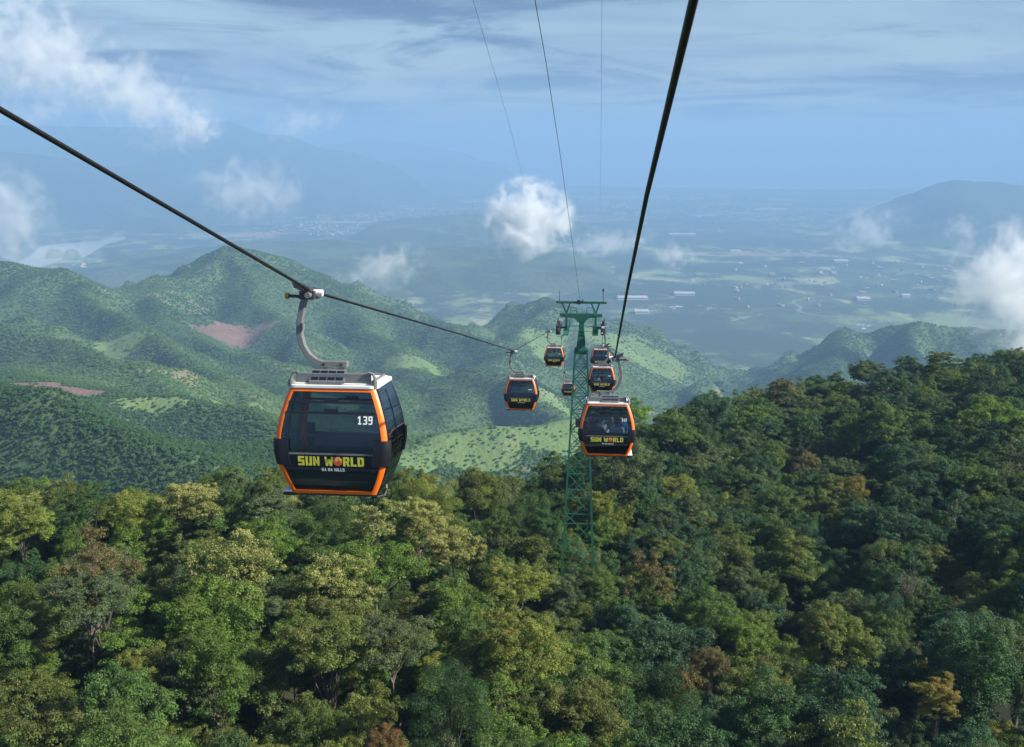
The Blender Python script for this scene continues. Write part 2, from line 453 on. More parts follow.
def sheet(name, pts, z, mat):
    me = bpy.data.meshes.new(name)
    me.from_pydata([(x, y, z) for x, y in pts], [], [list(range(len(pts)))]); me.update()
    return link_mesh(name, me, mat)
o = sheet('plain', [(-BIG, -8000), (BIG, -8000), (BIG, BIG), (-BIG, BIG)], 0.0, mat_plain())
tag(o, 'wide coastal plain of fields and towns', kind='structure')
def mat_water(name, col, rough):
    t = NT(name)
    b = t.bsdf(col, rough)
    b.inputs['IOR'].default_value = 1.33
    t.bump(b, t.noise(t.pos(), 0.01, 6, 0.6), 0.05, 2.0)
    return t.done(b)
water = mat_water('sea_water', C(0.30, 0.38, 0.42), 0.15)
def coast(u, v): 
    k = CAMZ / (CAMZ - P(u, v, 1000.0)[2]); p = P(u, v, 1000.0 * k); return (p[0], p[1])
pts = [(-BIG + 500, BIG - 400), (-BIG + 500, 36000), (-9000, 34000), coast(380, 171), coast(420, 178), coast(433, 181), coast(450, 180), coast(470, 183), coast(486, 182.5), coast(505, 186), coast(540, 186), coast(580, 185.5), coast(620, 187),
       coast(700, 187.5), coast(760, 189), coast(810, 189.5), coast(840, 190), coast(900, 188), coast(1024, 183), coast(1300, 176), (BIG - 500, 30000), (BIG - 500, BIG - 400)]
o = sheet('sea', pts, 2.0, water)
tag(o, 'pale sea meeting the hazy horizon', kind='structure')
lk = [(18, 262), (30, 256), (40, 247), (58, 244), (78, 243), (98, 241), (124, 236), (127, 239), (108, 244), (94, 252), (84, 258), (66, 258), (52, 264), (40, 268), (25, 270)]
o = sheet('lake', [coast(*p) for p in lk], 2.0, mat_water('lake_water', C(0.50, 0.53, 0.52), 0.12))  # bright cloud reflection put into the pale base colour
tag(o, 'pale winding lake beyond the left hills', kind='structure')
rv = [(415, 186.0), (440, 187.5), (470, 188), (500, 187.5), (512, 190), (480, 191), (450, 190.5), (425, 189)]
o = sheet('river', [coast(*p) for p in rv], 4.0, mat_water('river_water', C(0.45, 0.48, 0.48), 0.12))  # pale base colour carries reflected cloud brightness, as on the lake
tag(o, 'pale river mouth reaching the sea', kind='structure')
for lab, (u, v, d_, r) in (('small round wooded island in the lake, left of the two', (55, 258, 5400, 60)), ('small round wooded island in the lake, right of the two', (72, 258, 5400, 52))):
    c = coast(u, v)
    n = 28
    a = np.linspace(-1.6 * r, 1.6 * r, n); X_, Y_ = np.meshgrid(a + c[0], a + c[1])
    rr = np.hypot(X_ - c[0], Y_ - c[1]) / r
    Z_ = -6 + 62 * np.clip(1 - rr ** 4, 0, 1) ** 0.6 + 6 * fbm(X_ / 25, Y_ / 25, 3, 5) * (rr < 1)
    o = link_mesh('island', grid_mesh('island', X_, Y_, Z_), HOBJ.data.materials[0])
    tag(o, lab, kind='structure')

# ------------------------------------------------------------------ vegetation
def mat_leaf():
    t = NT('leaves')
    def at(n, typ='GEOMETRY'):
        a = t.n('ShaderNodeAttribute'); a.attribute_name = n; a.attribute_type = typ; return a
    tint = at('tint', 'INSTANCER').outputs['Color']
    bloom = at('bloom', 'INSTANCER').outputs['Fac']
    tone = at('tone').outputs['Fac']
    tip = at('tip').outputs['Fac']
    c = t.mix(tone, C(0.45, 0.50, 0.55), C(1.65, 1.55, 1.25))
    c = t.mix(1.0, c, tint, 'MULTIPLY')
    # blossom / fresh flush on the outer twigs
    f = t.math('LESS_THAN', tip, bloom)
    bc = at('flush', 'INSTANCER').outputs['Color']
    c = t.mix(t.math('MULTIPLY', f, 0.85), c, bc)
    d = t.bsdf(c, 0.55)
    d.inputs['Specular IOR Level'].default_value = 0.25
    tr = t.n('ShaderNodeBsdfTranslucent')
    t.l(t.mix(1.0, c, C(1.05, 1.1, 0.55), 'MULTIPLY'), tr.inputs['Color'])
    mx = t.n('ShaderNodeMixShader'); mx.inputs[0].default_value = 0.40
    t.l(d.outputs[0], mx.inputs[1]); t.l(tr.outputs[0], mx.inputs[2])
    return t.done(mx)
def mat_bark():
    t = NT('bark')
    o_ = t.obj()
    c = t.mix(t.noise(t.mapping(o_, (1, 1, 0.25)), 4.0, 5, 0.6), C(0.045, 0.037, 0.03), C(0.17, 0.15, 0.12))
    b = t.bsdf(c, 0.9)
    t.bump(b, t.noise(t.mapping(o_, (1, 1, 0.3)), 9.0, 4, 0.6), 0.5, 0.05)
    return t.done(b)
M_LEAF, M_BARK = mat_leaf(), mat_bark()

def tube_np(pts, radii, sides=6):
    pts = np.asarray(pts, float); n = len(pts)
    V = []; Fc = []
    tang = np.gradient(pts, axis=0); tang /= np.linalg.norm(tang, axis=1)[:, None] + 1e-9
    ref = np.array([0.31, 0.17, 0.93]) if abs(tang[0][2]) < 0.9 else np.array([1.0, 0.1, 0])
    for i in range(n):
        a = np.cross(tang[i], ref); a /= np.linalg.norm(a) + 1e-9; b = np.cross(tang[i], a)
        for k in range(sides):
            th = 2 * math.pi * k / sides
            V.append(pts[i] + radii[i] * (a * math.cos(th) + b * math.sin(th)))
    for i in range(n - 1):
        for k in range(sides):
            k2 = (k + 1) % sides
            Fc.append((i * sides + k, i * sides + k2, (i + 1) * sides + k2, (i + 1) * sides + k))
    return np.array(V), np.array(Fc)
def merge_np(parts):
    V = []; Fc = []; o_ = 0
    for v, f in parts:
        V.append(v); Fc.append(f + o_); o_ += len(v)
    return np.concatenate(V), np.concatenate(Fc)

def leaf_quads(r, cen, rad, squash, n, size, spread=0.6, shell=(0.62, 1.06)):
    """n small folded leaf sprays over an ellipsoidal clump"""
    d = r.normal(size=(n, 3)); d /= np.linalg.norm(d, axis=1)[:, None]
    d[:, 2] = np.where(d[:, 2] < -0.45, -d[:, 2], d[:, 2])
    k = r.uniform(shell[0], shell[1], n) ** 0.7
    p = cen + d * (rad * k)[:, None] * np.array([1, 1, squash])
    nrm = d * 0.9 + np.array([0, 0, 0.35]) + r.normal(size=(n, 3)) * spread * 0.6
    nrm /= np.linalg.norm(nrm, axis=1)[:, None]
    a = np.cross(nrm, r.normal(size=(n, 3))); a /= np.linalg.norm(a, axis=1)[:, None] + 1e-9
    b = np.cross(nrm, a)
    L = r.uniform(size[0], size[1], n)[:, None] * 0.5; Wd = L * r.uniform(0.5, 0.8, n)[:, None]
    bend = nrm * L * 0.22
    V = np.stack([p - a * L - bend, p - b * Wd + bend * .3, p + a * L - bend, p + b * Wd + bend * .3], 1).reshape(-1, 3)
    Fc = np.arange(n * 4).reshape(n, 4)
    return V, Fc, d
KINDS = {  # crown radii, centre height, clumps, clump radius, squash, leaf size, leaves per square metre
    'dome':     dict(R=(4.5, 4.3, 4.3), cz=9.6, n=48, cr=(0.9, 1.9), sq=0.78, leaf=(0.105, 0.223), dens=48, low=-0.6),
    'broad':    dict(R=(5.6, 5.0, 3.7), cz=10.2, n=60, cr=(0.8, 1.8), sq=0.7, leaf=(0.105, 0.223), dens=47, low=-0.5),
    'tall':     dict(R=(3.2, 3.0, 6.0), cz=8.6, n=50, cr=(0.8, 1.6), sq=0.85, leaf=(0.098, 0.210), dens=48, low=-0.8),
    'umbrella': dict(R=(5.4, 5.0, 2.6), cz=11.4, n=50, cr=(0.8, 1.5), sq=0.6, leaf=(0.105, 0.210), dens=47, low=-0.3),
    'pompom':   dict(R=(4.4, 4.4, 4.6), cz=9.2, n=34, cr=(1.0, 1.4), sq=0.95, leaf=(0.085, 0.164), dens=68, low=-0.6),
    'loose':    dict(R=(4.6, 4.2, 4.8), cz=9.6, n=36, cr=(0.7, 1.4), sq=0.65, leaf=(0.112, 0.236), dens=40, low=-0.55),
    'layered':  dict(R=(4.2, 4.0, 5.0), cz=9.2, n=46, cr=(0.8, 1.7), sq=0.45, leaf=(0.105, 0.223), dens=48, low=-0.6),
    'bare':     dict(R=(3.6, 3.6, 4.2), cz=10.0, n=26, cr=(0.9, 1.5), sq=0.8, leaf=(0.066, 0.131), dens=8, low=-0.3),
}
def make_tree_mesh(kind, seed):
    r = np.random.default_rng(seed); K = KINDS[kind]; R = np.array(K['R'])
    cens = []; rads = []; tries = 0
    while len(cens) < K['n'] and tries < 4000:
        tries += 1
        d = r.normal(size=3); d /= np.linalg.norm(d)
        if d[2] < K['low']: continue
        lump = 1 + 0.20 * math.sin(3 * math.atan2(d[1], d[0]) + seed) + 0.12 * math.sin(5 * d[2] + seed * 2)
        c = d * R * r.uniform(0.45, 0.86) * lump
        cr = r.uniform(*K['cr'])
        if any(np.linalg.norm(c - c2) < 0.62 * min(cr, r2) + 0.2 for c2, r2 in zip(cens, rads)): continue
        if kind == 'pompom' and any(np.linalg.norm(c - c2) < 0.8 * (cr + r2) for c2, r2 in zip(cens, rads)) and tries < 2500: continue
        cens.append(c); rads.append(cr)
    cens = np.array(cens) + np.array([0, 0, K['cz']])
    Vs = []; tones = []; tips = []; Fs = []; off = 0
    for c, cr in zip(cens, rads):
        n = int(K['dens'] * 4 * math.pi * cr * cr * 0.78)
        base = 0.45 + r.normal(0, 0.13)
        m_ = 7 if kind != 'pompom' else 1
        for q in range(m_):          # each clump breaks up into twig sprays of uneven size
            if m_ > 1:
                dd = r.normal(size=3); dd /= np.linalg.norm(dd)
                if dd[2] < -0.3: dd[2] *= -1
                cc = c + dd * cr * r.uniform(0.35, 0.95) * np.array([1, 1, K['sq']]); rc_ = cr * r.uniform(0.26, 0.62)
            else: cc, rc_ = c, cr
            V, Fc, d = leaf_quads(r, cc, rc_, K['sq'] * r.uniform(0.7, 1.1), n // m_, K['leaf'], 0.75, (0.25 if m_ > 1 else 0.7, 1.15))
            nn_ = len(Fc)
            tone = np.clip(r.normal(base + r.normal(0, 0.08), 0.13, nn_), 0, 1)
            tip = np.clip(1.05 - 0.55 * (d[:, 2] + 0.4) - 0.25 * (c[2] - K['cz']) / R[2] + r.normal(0, 0.22, nn_) + r.normal(0, 0.12), 0.02, 1)
            Vs.append(V); Fs.append(Fc + off); off += len(V)
            tones.append(np.repeat(tone, 4)); tips.append(np.repeat(tip, 4))
    V = np.concatenate(Vs)
    top = V[:, 2].max(); s = TREE_H / top
    crown = np_mesh('crown_' + kind, V * s, np.concatenate(Fs))
    for nm, arr in (('tone', np.concatenate(tones)), ('tip', np.concatenate(tips))):
        crown.attributes.new(nm, 'FLOAT', 'POINT').data.foreach_set('value', arr.astype(np.float32))
    crown.materials.append(M_LEAF)
    # trunk with limbs
    parts = []
    fork = K['cz'] - R[2] * r.uniform(0.55, 0.8)
    lean = r.normal(0, 0.35, 2)
    tp = [np.array([0, 0, -2.5]), np.array([0, 0, 0.3]), np.array([lean[0] * .4, lean[1] * .4, fork * .55]), np.array([lean[0], lean[1], fork]),
          np.array([lean[0] * 1.2, lean[1] * 1.2, K['cz'] + R[2] * .35])]
    parts.append(tube_np(tp, [0.42, 0.34, 0.27, 0.22, 0.08], 8))
    order = np.argsort(r.random(len(cens)))[:16 if kind != 'bare' else 26]
    for i in order:
        c = cens[i]; f0 = tp[3] + (tp[4] - tp[3]) * r.uniform(-0.15, 0.6)
        mid = f0 * 0.45 + c * 0.55 + np.array([0, 0, -0.25 * np.linalg.norm(c - f0) * 0.3]) + r.normal(0, 0.18, 3)
        end = c + (c - f0) / (np.linalg.norm(c - f0) + 1e-6) * 0.5 * rads[i]
        parts.append(tube_np([f0, mid, c, end], [0.13, 0.085, 0.05, 0.015], 5))
        if kind in ('bare', 'loose'):
            for _ in range(9 if kind == 'bare' else 3):
                e = c + r.normal(0, 0.75, 3) * rads[i] + np.array([0, 0, 0.35])
                parts.append(tube_np([mid * .3 + c * .7, (c + e) / 2 + r.normal(0, .1, 3), e], [0.05, 0.032, 0.012], 4))
    V, Fc = merge_np(parts)
    trunk = np_mesh('trunk_' + kind, V * s, Fc, True)
    trunk.materials.append(M_BARK)
    return crown, trunk, s
VAR = []
for kind, n in (('dome', 4), ('broad', 4), ('tall', 3), ('umbrella', 3), ('pompom', 1), ('loose', 4), ('layered', 3), ('bare', 1)):
    for j in range(n):
        c_, t_, s_ = make_tree_mesh(kind, 100 + 13 * len(VAR))
        VAR.append(dict(kind=kind, crown=c_, trunk=t_, r=max(KINDS[kind]['R'][:2]) * s_))
def variants(kind): return [i for i, v in enumerate(VAR) if v['kind'] == kind]

TONES = {  # name: tint, flush colour, bloom range
    'dark green':    ((0.028, 0.056, 0.022), (0.06, 0.085, 0.03), (0.0, 0.12)),
    'deep blue-green': ((0.028, 0.056, 0.034), (0.05, 0.08, 0.045), (0.0, 0.1)),
    'mid green':     ((0.050, 0.080, 0.024), (0.09, 0.12, 0.03), (0.0, 0.25)),
    'olive green':   ((0.066, 0.086, 0.026), (0.15, 0.145, 0.045), (0.05, 0.35)),
    'grey-green':    ((0.060, 0.080, 0.042), (0.11, 0.12, 0.06), (0.0, 0.25)),
    'fresh green':   ((0.062, 0.105, 0.022), (0.12, 0.15, 0.03), (0.1, 0.4)),
    'yellow-green':  ((0.095, 0.115, 0.026), (0.22, 0.21, 0.05), (0.2, 0.45)),
    'brownish':      ((0.080, 0.070, 0.034), (0.15, 0.10, 0.05), (0.1, 0.3)),
    'cream-blossomed': ((0.070, 0.085, 0.028), (0.38, 0.38, 0.13), (0.36, 0.5)),
    'golden':        ((0.105, 0.095, 0.026), (0.28, 0.20, 0.05), (0.40, 0.6)),
    'rusty orange':  ((0.09, 0.062, 0.028), (0.19, 0.085, 0.035), (0.3, 0.5)),
    'bare grey':     ((0.11, 0.09, 0.08), (0.14, 0.11, 0.10), (0.2, 0.4)),
}
def canopy_hit(u, v):
    for d in np.arange(45, 420, 0.5):
        x, y, z = P(u, v, d)
        if z <= float(canopy(x, y)): return d
    return 300.0
trees = []   # dict: x, y, s (scale), kind, tone, label
def special(u, v, kind, tone, s, label, d=None, bloom=None):
    s = s * 0.9
    """u, v: the middle of the crown in the photograph"""
    d = d or canopy_hit(u, v)
    x, y, _ = P(u, v, d)
    trees.append(dict(x=x, y=y, s=s, kind=kind, tone=tone, label=label, special=True, bloom=bloom, vz=P(u, v, d)[2] + 0.22 * TREE_H * s))
special(92, 556, 'loose', 'brownish', 1.02, 'tall tree with russet upper crown and forked dark trunk at far left', 84)
special(88, 600, 'umbrella', 'grey-green', 0.85, 'spreading grey-green tree below the russet crown, dark trunk exposed', 80)
special(330, 578, 'broad', 'cream-blossomed', 0.95, 'broad round cream-flecked tree below and left of the large gondola', 90, 0.40)
special(212, 645, 'tall', 'fresh green', 0.92, 'dense light green bulging tree with sunlit right edge, lower left', 74)
special(392, 642, 'umbrella', 'grey-green', 0.78, 'flat-topped grey-green tree left of the dark pompom tree', 78)
special(452, 690, 'pompom', 'dark green', 0.80, 'dark tree of separate rounded leaf balls at bottom centre', 68)
special(520, 640, 'broad', 'yellow-green', 0.92, 'large yellow-tipped tree right of the dark pompom tree', 78)
special(265, 535, 'dome', 'fresh green', 0.80, 'bright green rounded tree directly under the near gondola step', 103)
special(190, 500, 'broad', 'cream-blossomed', 0.78, 'cream-blossomed crest tree left of the large gondola', 112, 0.62)
special(128, 505, 'dome', 'yellow-green', 0.7, 'yellowish crest tree in the gap of hills at left', 112)
special(420, 516, 'broad', 'cream-blossomed', 0.85, 'cream-blossomed crest tree just right of the large gondola', 112, 0.60)
special(452, 545, 'dome', 'cream-blossomed', 0.72, 'cream-blossomed tree lower right of the large gondola', 106, 0.60)
special(372, 520, 'loose', 'cream-blossomed', 0.85, 'pale blossomed tree right under the large gondola floor', 108, 0.55)
special(18, 510, 'dome', 'yellow-green', 0.85, 'yellow-green tree at the left end of the crest', 106)
special(855, 488, 'tall', 'golden', 1.0, 'golden-yellow tree standing out on the right slope', None)
special(655, 585, 'dome', 'yellow-green', 0.62, 'small bright yellow-green tree right of the pylon base', 118)
special(610, 610, 'dome', 'golden', 0.5, 'small golden-topped tree lower right of the pylon base', 108)
special(712, 660, 'dome', 'brownish', 0.42, 'small rust-brown crown among green trees, lower right of centre', 84)
special(838, 630, 'broad', 'olive green', 0.88, 'wide olive tree with tan top on the lower right slope', 92)
special(822, 622, 'dome', 'brownish', 0.34, 'tan-orange top beside the wide olive tree, lower right', 92)
special(940, 690, 'layered', 'golden', 0.45, 'small mustard-coloured crown near the lower right corner', 76)
special(912, 590, 'bare', 'bare grey', 0.75, 'leafless grey-twigged tree on the right slope', 112)
special(975, 605, 'dome', 'olive green', 1.1, 'large smooth olive dome tree near the right edge', 112)
special(385, 736, 'dome', 'rusty orange', 0.36, 'low rusty-red crown at the bottom edge left of the pompom tree', 62)
special(602, 645, 'broad', 'fresh green', 0.50, 'small vivid green spreading tree low right of the pylon', 92)
special(560, 585, 'broad', 'grey-green', 0.62, 'grey-green tree hiding the left pylon foot', 105)
special(597, 582, 'dome', 'mid green', 0.60, 'green tree hiding the right pylon foot', 106)
special(690, 505, 'layered', 'grey-green', 0.8, 'pale grey-green layered tree uphill right of the pylon', None)
special(270, 480, 'tall', 'olive green', 0.72, 'slender dark crest tree left below the large gondola', 118)
special(600, 500, 'dome', 'yellow-green', 0.55, 'yellowish tree hugging the right side of the pylon', 132)
special(500, 520, 'tall', 'mid green', 0.8, 'upright green tree left of the pylon legs', 118)
special(548, 520, 'dome', 'dark green', 0.62, 'rounded dark tree pressed against the left pylon leg', 120)
# the rest of the canopy, scattered with a minimum spacing
cell = {}
def ok_place(x, y, r):
    gx, gy = int(x // 8), int(y // 8)
    for i in (-1, 0, 1):
        for j in (-1, 0, 1):
            for (a, b, r2) in cell.get((gx + i, gy + j), ()):
                if (a - x) ** 2 + (b - y) ** 2 < ((r + r2) * 0.5) ** 2: return False
    cell.setdefault((gx, gy), []).append((x, y, r)); return True
for t_ in trees: ok_place(t_['x'], t_['y'], 4.5)
rr = random.Random(5)
TX, TY = P(580, 555, 112)[:2]       # pylon foot
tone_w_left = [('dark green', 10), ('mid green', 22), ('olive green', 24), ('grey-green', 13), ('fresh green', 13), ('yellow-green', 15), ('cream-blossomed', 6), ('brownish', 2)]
tone_w_right = [('dark green', 22), ('deep blue-green', 28), ('mid green', 22), ('olive green', 6), ('grey-green', 16), ('fresh green', 5), ('yellow-green', 3), ('golden', 0.4), ('brownish', 0.5)]  # darker, bluer mix: the right slope's shade and haze put into leaf tints
kind_w = [('dome', 28), ('broad', 22), ('tall', 14), ('umbrella', 8), ('pompom', 4), ('loose', 14), ('layered', 14)]
def pick(w): 
    s = rr.uniform(0, sum(k[1] for k in w))
    for k, v in w:
        s -= v
        if s <= 0: return k
    return w[-1][0]
def far_of(x, y): return float(np.interp(x / max(y, 20), _ca, _cd))
for _ in range(60000):
    y = math.sqrt(rr.uniform(40 ** 2, 375 ** 2)); a = rr.uniform(-0.66, 0.64); x = a * y
    if y > far_of(x, y) + 45: continue
    if math.hypot(x - TX, y - TY) < 4.0 : continue
    s = rr.choice([0.55, 0.66, 0.78, 0.85, 0.92, 1.0, 1.1, 1.25 if a > 0.1 else 1.05]) * rr.uniform(0.93, 1.07) * 0.82
    if not ok_place(x, y, 5.9 * s + 0.7): continue
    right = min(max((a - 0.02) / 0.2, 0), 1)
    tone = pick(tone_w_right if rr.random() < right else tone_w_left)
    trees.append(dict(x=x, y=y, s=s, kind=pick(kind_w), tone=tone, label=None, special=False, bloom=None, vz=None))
# project, rank by size in the picture
for t_ in trees:
    g = float(near_ground(t_['x'], t_['y']))
    t_['z'] = g - 0.2
    t_['h'] = max((t_['vz'] - g) if t_['vz'] else TREE_H * t_['s'] + rr.choice([-0.5, 0.8, 2.0, 2.8, 3.6, 4.6, 6.0]), TREE_H * t_['s'] * 0.8)
    t_['u'], t_['v'] = proj(t_['x'], t_['y'], t_['z'] + t_['h'] - 0.3 * TREE_H * t_['s'])
    t_['px'] = t_['s'] / t_['y']
    t_['vis'] = -25 < t_['u'] < 1049 and t_['v'] < 790 and t_['y'] < far_of(t_['x'], t_['y']) + 12
rank = sorted(trees, key=lambda t_: (not t_['special'], not t_['vis'], -t_['px']))
singles, rest = rank[:300], rank[300:]
def tone_vals(tone):
    ti, fl, bl = TONES[tone]
    k = rr.uniform(1.45, 2.2); h = rr.uniform(-0.06, 0.06)
    return (ti[0] * k * (1 + h) * 0.96, ti[1] * k * 1.06, ti[2] * k * (1 - h)), fl, rr.uniform(*bl)
# labels: colour + form + zone, and the place in its row where several look alike
FORM = {'dome': 'rounded', 'broad': 'broad', 'tall': 'slender', 'umbrella': 'flat-topped', 'pompom': 'lumpy', 'loose': 'open', 'layered': 'layered', 'bare': 'leafless'}
def zone(t_):
    u, v = t_['u'], t_['v']
    col_ = ('at the left edge' if u < 130 else 'left of gondola 139' if u < 270 else 'below gondola 139' if u < 410 else
            'left of the pylon' if u < 560 else 'right of the pylon' if u < 720 else 'on the right slope' if u < 880 else 'at the right edge')
    row = 'along the crest' if v < 520 and u < 560 or v < 450 else 'in the bottom rows' if v > 665 else 'on the mid slope' if v > 560 else 'on the upper slope'
    return row + ' ' + col_
ORD = ['leftmost', 'second', 'third', 'fourth', 'fifth', 'sixth', 'seventh', 'eighth', 'ninth', 'tenth']
buckets = {}
for t_ in singles:
    if not t_['label']: buckets.setdefault((t_['tone'], FORM[t_['kind']], zone(t_)), []).append(t_)
for (tone, form, zn), L in buckets.items():
    L.sort(key=lambda t_: t_['u'])
    for i, t_ in enumerate(L):
        t_['label'] = f'{tone} {form} tree {zn}' if len(L) == 1 else f'{ORD[min(i, 9)]}{"" if i == 0 else " from left"} of {tone} {form} trees {zn}'
for t_ in singles:
    vi = rr.choice(variants(t_['kind']))
    t_['vi'] = vi
    root = empty('rainforest_tree', (t_['x'], t_['y'], t_['z']), rr.uniform(0, 6.28))
    sx = t_['s'] * rr.uniform(.94, 1.08)
    tag(root, t_['label'], 'tree', 'rainforest trees on the near slope')
    ti, fl, bl = tone_vals(t_['tone'])
    c = link_mesh('crown', VAR[vi]['crown'], None, root)
    c.scale = (sx, t_['s'], t_['s']); c.location = (0, 0, t_['h'] - TREE_H * t_['s'])
    c['tint'] = list(ti); c['flush'] = list(fl); c['bloom'] = t_['bloom'] if t_['bloom'] else bl
    k = link_mesh('trunk', VAR[vi]['trunk'], None, root)
    q = min(1.0, TREE_H * t_['s'] / t_['h']) ** 1.6
    k.scale = (sx * q, t_['s'] * q, t_['h'] / TREE_H)

# geometry-node scatter for masses nobody could count
def scatter(name, label, cat, pts, rots, scl, idx, tints, flushes, blooms, sources):
    src = bpy.data.collections.new(name + '_sources')
    for i, me_ in enumerate(sources):
        ob = bpy.data.objects.new(f'{name}_source_{i:02d}', me_); src.objects.link(ob)
    me = bpy.data.meshes.new(name); n = len(pts)
    me.vertices.add(n); me.vertices.foreach_set('co', np.asarray(pts, np.float32).ravel())
    def attr(nm, typ, arr, key):
        me.attributes.new(nm, typ, 'POINT').data.foreach_set(key, np.asarray(arr).ravel())
    attr('rot', 'FLOAT_VECTOR', np.asarray(rots, np.float32), 'vector')
    attr('scl', 'FLOAT_VECTOR', np.asarray(scl, np.float32), 'vector')
    attr('idx', 'INT', np.asarray(idx, np.int32), 'value')
    one = np.ones((n, 1), np.float32)
    attr('tint', 'FLOAT_COLOR', np.concatenate([np.asarray(tints, np.float32), one], 1), 'color')
    attr('flush', 'FLOAT_COLOR', np.concatenate([np.asarray(flushes, np.float32), one], 1), 'color')
    attr('bloom', 'FLOAT', np.asarray(blooms, np.float32), 'value')
    ob = link_mesh(name, me)
    ng = bpy.data.node_groups.new(name + '_scatter', 'GeometryNodeTree')
    ng.interface.new_socket('Geometry', in_out='INPUT', socket_type='NodeSocketGeometry')
    ng.interface.new_socket('Geometry', in_out='OUTPUT', socket_type='NodeSocketGeometry')
    gi = ng.nodes.new('NodeGroupInput'); go = ng.nodes.new('NodeGroupOutput')
    ci = ng.nodes.new('GeometryNodeCollectionInfo'); ci.inputs['Collection'].default_value = src
    ci.inputs['Separate Children'].default_value = True; ci.inputs['Reset Children'].default_value = True
    ip = ng.nodes.new('GeometryNodeInstanceOnPoints'); ip.inputs['Pick Instance'].default_value = True
    def named(nm, typ):
        a = ng.nodes.new('GeometryNodeInputNamedAttribute'); a.data_type = typ; a.inputs[0].default_value = nm
        return a.outputs[0]
    ng.links.new(gi.outputs[0], ip.inputs['Points']); ng.links.new(ci.outputs[0], ip.inputs['Instance'])
    ng.links.new(named('idx', 'INT'), ip.inputs['Instance Index'])
    e2r = ng.nodes.new('FunctionNodeEulerToRotation'); ng.links.new(named('rot', 'FLOAT_VECTOR'), e2r.inputs[0])
    ng.links.new(e2r.outputs[0], ip.inputs['Rotation']); ng.links.new(named('scl', 'FLOAT_VECTOR'), ip.inputs['Scale'])
    ng.links.new(ip.outputs[0], go.inputs[0])
    md = ob.modifiers.new('scatter', 'NODES'); md.node_group = ng
    tag(ob, label, cat, kind='stuff')
    return ob
pts, rots, scl, idx, ti_, fl_, bl_ = [], [], [], [], [], [], []
def add_pt(x, y, z, s, kind, tone, sz=1.0):
    pts.append((x, y, z)); rots.append((0, 0, rr.uniform(0, 6.28))); scl.append((s, s, s * sz)); idx.append(rr.choice(variants(kind)))
    a, b, c = tone_vals(tone); ti_.append(a); fl_.append(b); bl_.append(c)
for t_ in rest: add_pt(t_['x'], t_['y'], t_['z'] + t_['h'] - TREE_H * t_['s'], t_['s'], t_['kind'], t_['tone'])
for _ in range(4200):     # understorey between the big crowns
    y = math.sqrt(rr.uniform(40 ** 2, 340 ** 2)); a = rr.uniform(-0.66, 0.64); x = a * y
    if y > far_of(x, y) + 25 or math.hypot(x - TX, y - TY) < 3.2: continue
    s = rr.uniform(0.45, 0.82)
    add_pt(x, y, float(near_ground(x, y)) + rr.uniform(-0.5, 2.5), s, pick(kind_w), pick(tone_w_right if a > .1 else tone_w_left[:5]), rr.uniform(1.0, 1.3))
scatter('forest', 'unbroken mass of smaller and farther rainforest trees filling the slope', 'forest', pts, rots, scl, idx, ti_, fl_, bl_, [v['crown'] for v in VAR])

# woodland on the middle hills
def bush_mesh(seed, n=110, rad=3.2):
    r = np.random.default_rng(seed)
    Vs = []; Fs = []; off = 0; tn = []
    for k in range(4):
        c = np.array([r.normal(0, rad * .42), r.normal(0, rad * .42), rad * r.uniform(.55, 1.15)])
        V, Fc, d = leaf_quads(r, c, rad * r.uniform(.45, .7), .9, n // 4, (1.2, 2.2), 0.25, (0.85, 1.0))
        Vs.append(V); Fs.append(Fc + off); off += len(V); tn.append(np.repeat(np.clip(r.normal(.5, .15, len(Fc)), 0, 1), 4))
    me = np_mesh('bush', np.concatenate(Vs), np.concatenate(Fs))
    me.attributes.new('tone', 'FLOAT', 'POINT').data.foreach_set('value', np.concatenate(tn).astype(np.float32))
    me.attributes.new('tip', 'FLOAT', 'POINT').data.foreach_set('value', np.ones(off, np.float32))
    me.materials.append(M_LEAF)
    return me
gx, gy, gz = HILLS
N = 480000
r2 = np.random.default_rng(3)
yy = np.sqrt(r2.uniform(430 ** 2, 3300 ** 2, N)); aa = r2.uniform(-0.66, 0.66, N)
N2 = 90000
yy = np.concatenate([yy, np.sqrt(r2.uniform(430 ** 2, 1100 ** 2, N2))]); aa = np.concatenate([aa, r2.uniform(-0.66, 0.1, N2)]); N += N2
xx = aa * yy
keep = r2.random(N) < np.interp(yy, [430, 900, 1600, 3300], [1.0, 1.0, 0.8, 0.5])
zz = bilin(gx, gy, gz, xx, yy)
bb = bilin(gx, gy, bare, xx, yy); gg = bilin(gx, gy, grass, xx, yy)
keep &= (zz > 25) & (r2.random(N) > np.clip(bb * 2.4 - .4, 0, 1) * .99) & (r2.random(N) > np.clip(gg * 1.6 - .42, 0, .93))
dens = fbm(xx / 120, yy / 120, 4, 301)
keep &= r2.random(N) < np.clip(0.9 + 0.6 * dens, 0.45, 1)
keep &= (aa < 0.12) | (yy > 1300)
xx, yy, zz, aa = xx[keep], yy[keep], zz[keep], aa[keep]; n = len(xx)
big = fbm(xx / 520, yy / 520, 3, 311); sml = fbm(xx / 60, yy / 60, 2, 321)
near = yy < 760
k = np.clip(0.5 + 1.3 * big + 0.35 * sml, 0, 1)[:, None]
tint = np.array([0.050, 0.118, 0.042]) * (1 - k) + np.array([0.125, 0.23, 0.065]) * k
tint *= r2.uniform(0.82, 1.18, (n, 1))
s = np.interp(yy, [430, 900, 1600, 3300], [0.48, 0.52, 0.62, 0.9]) * r2.uniform(0.5, 1.2, n)
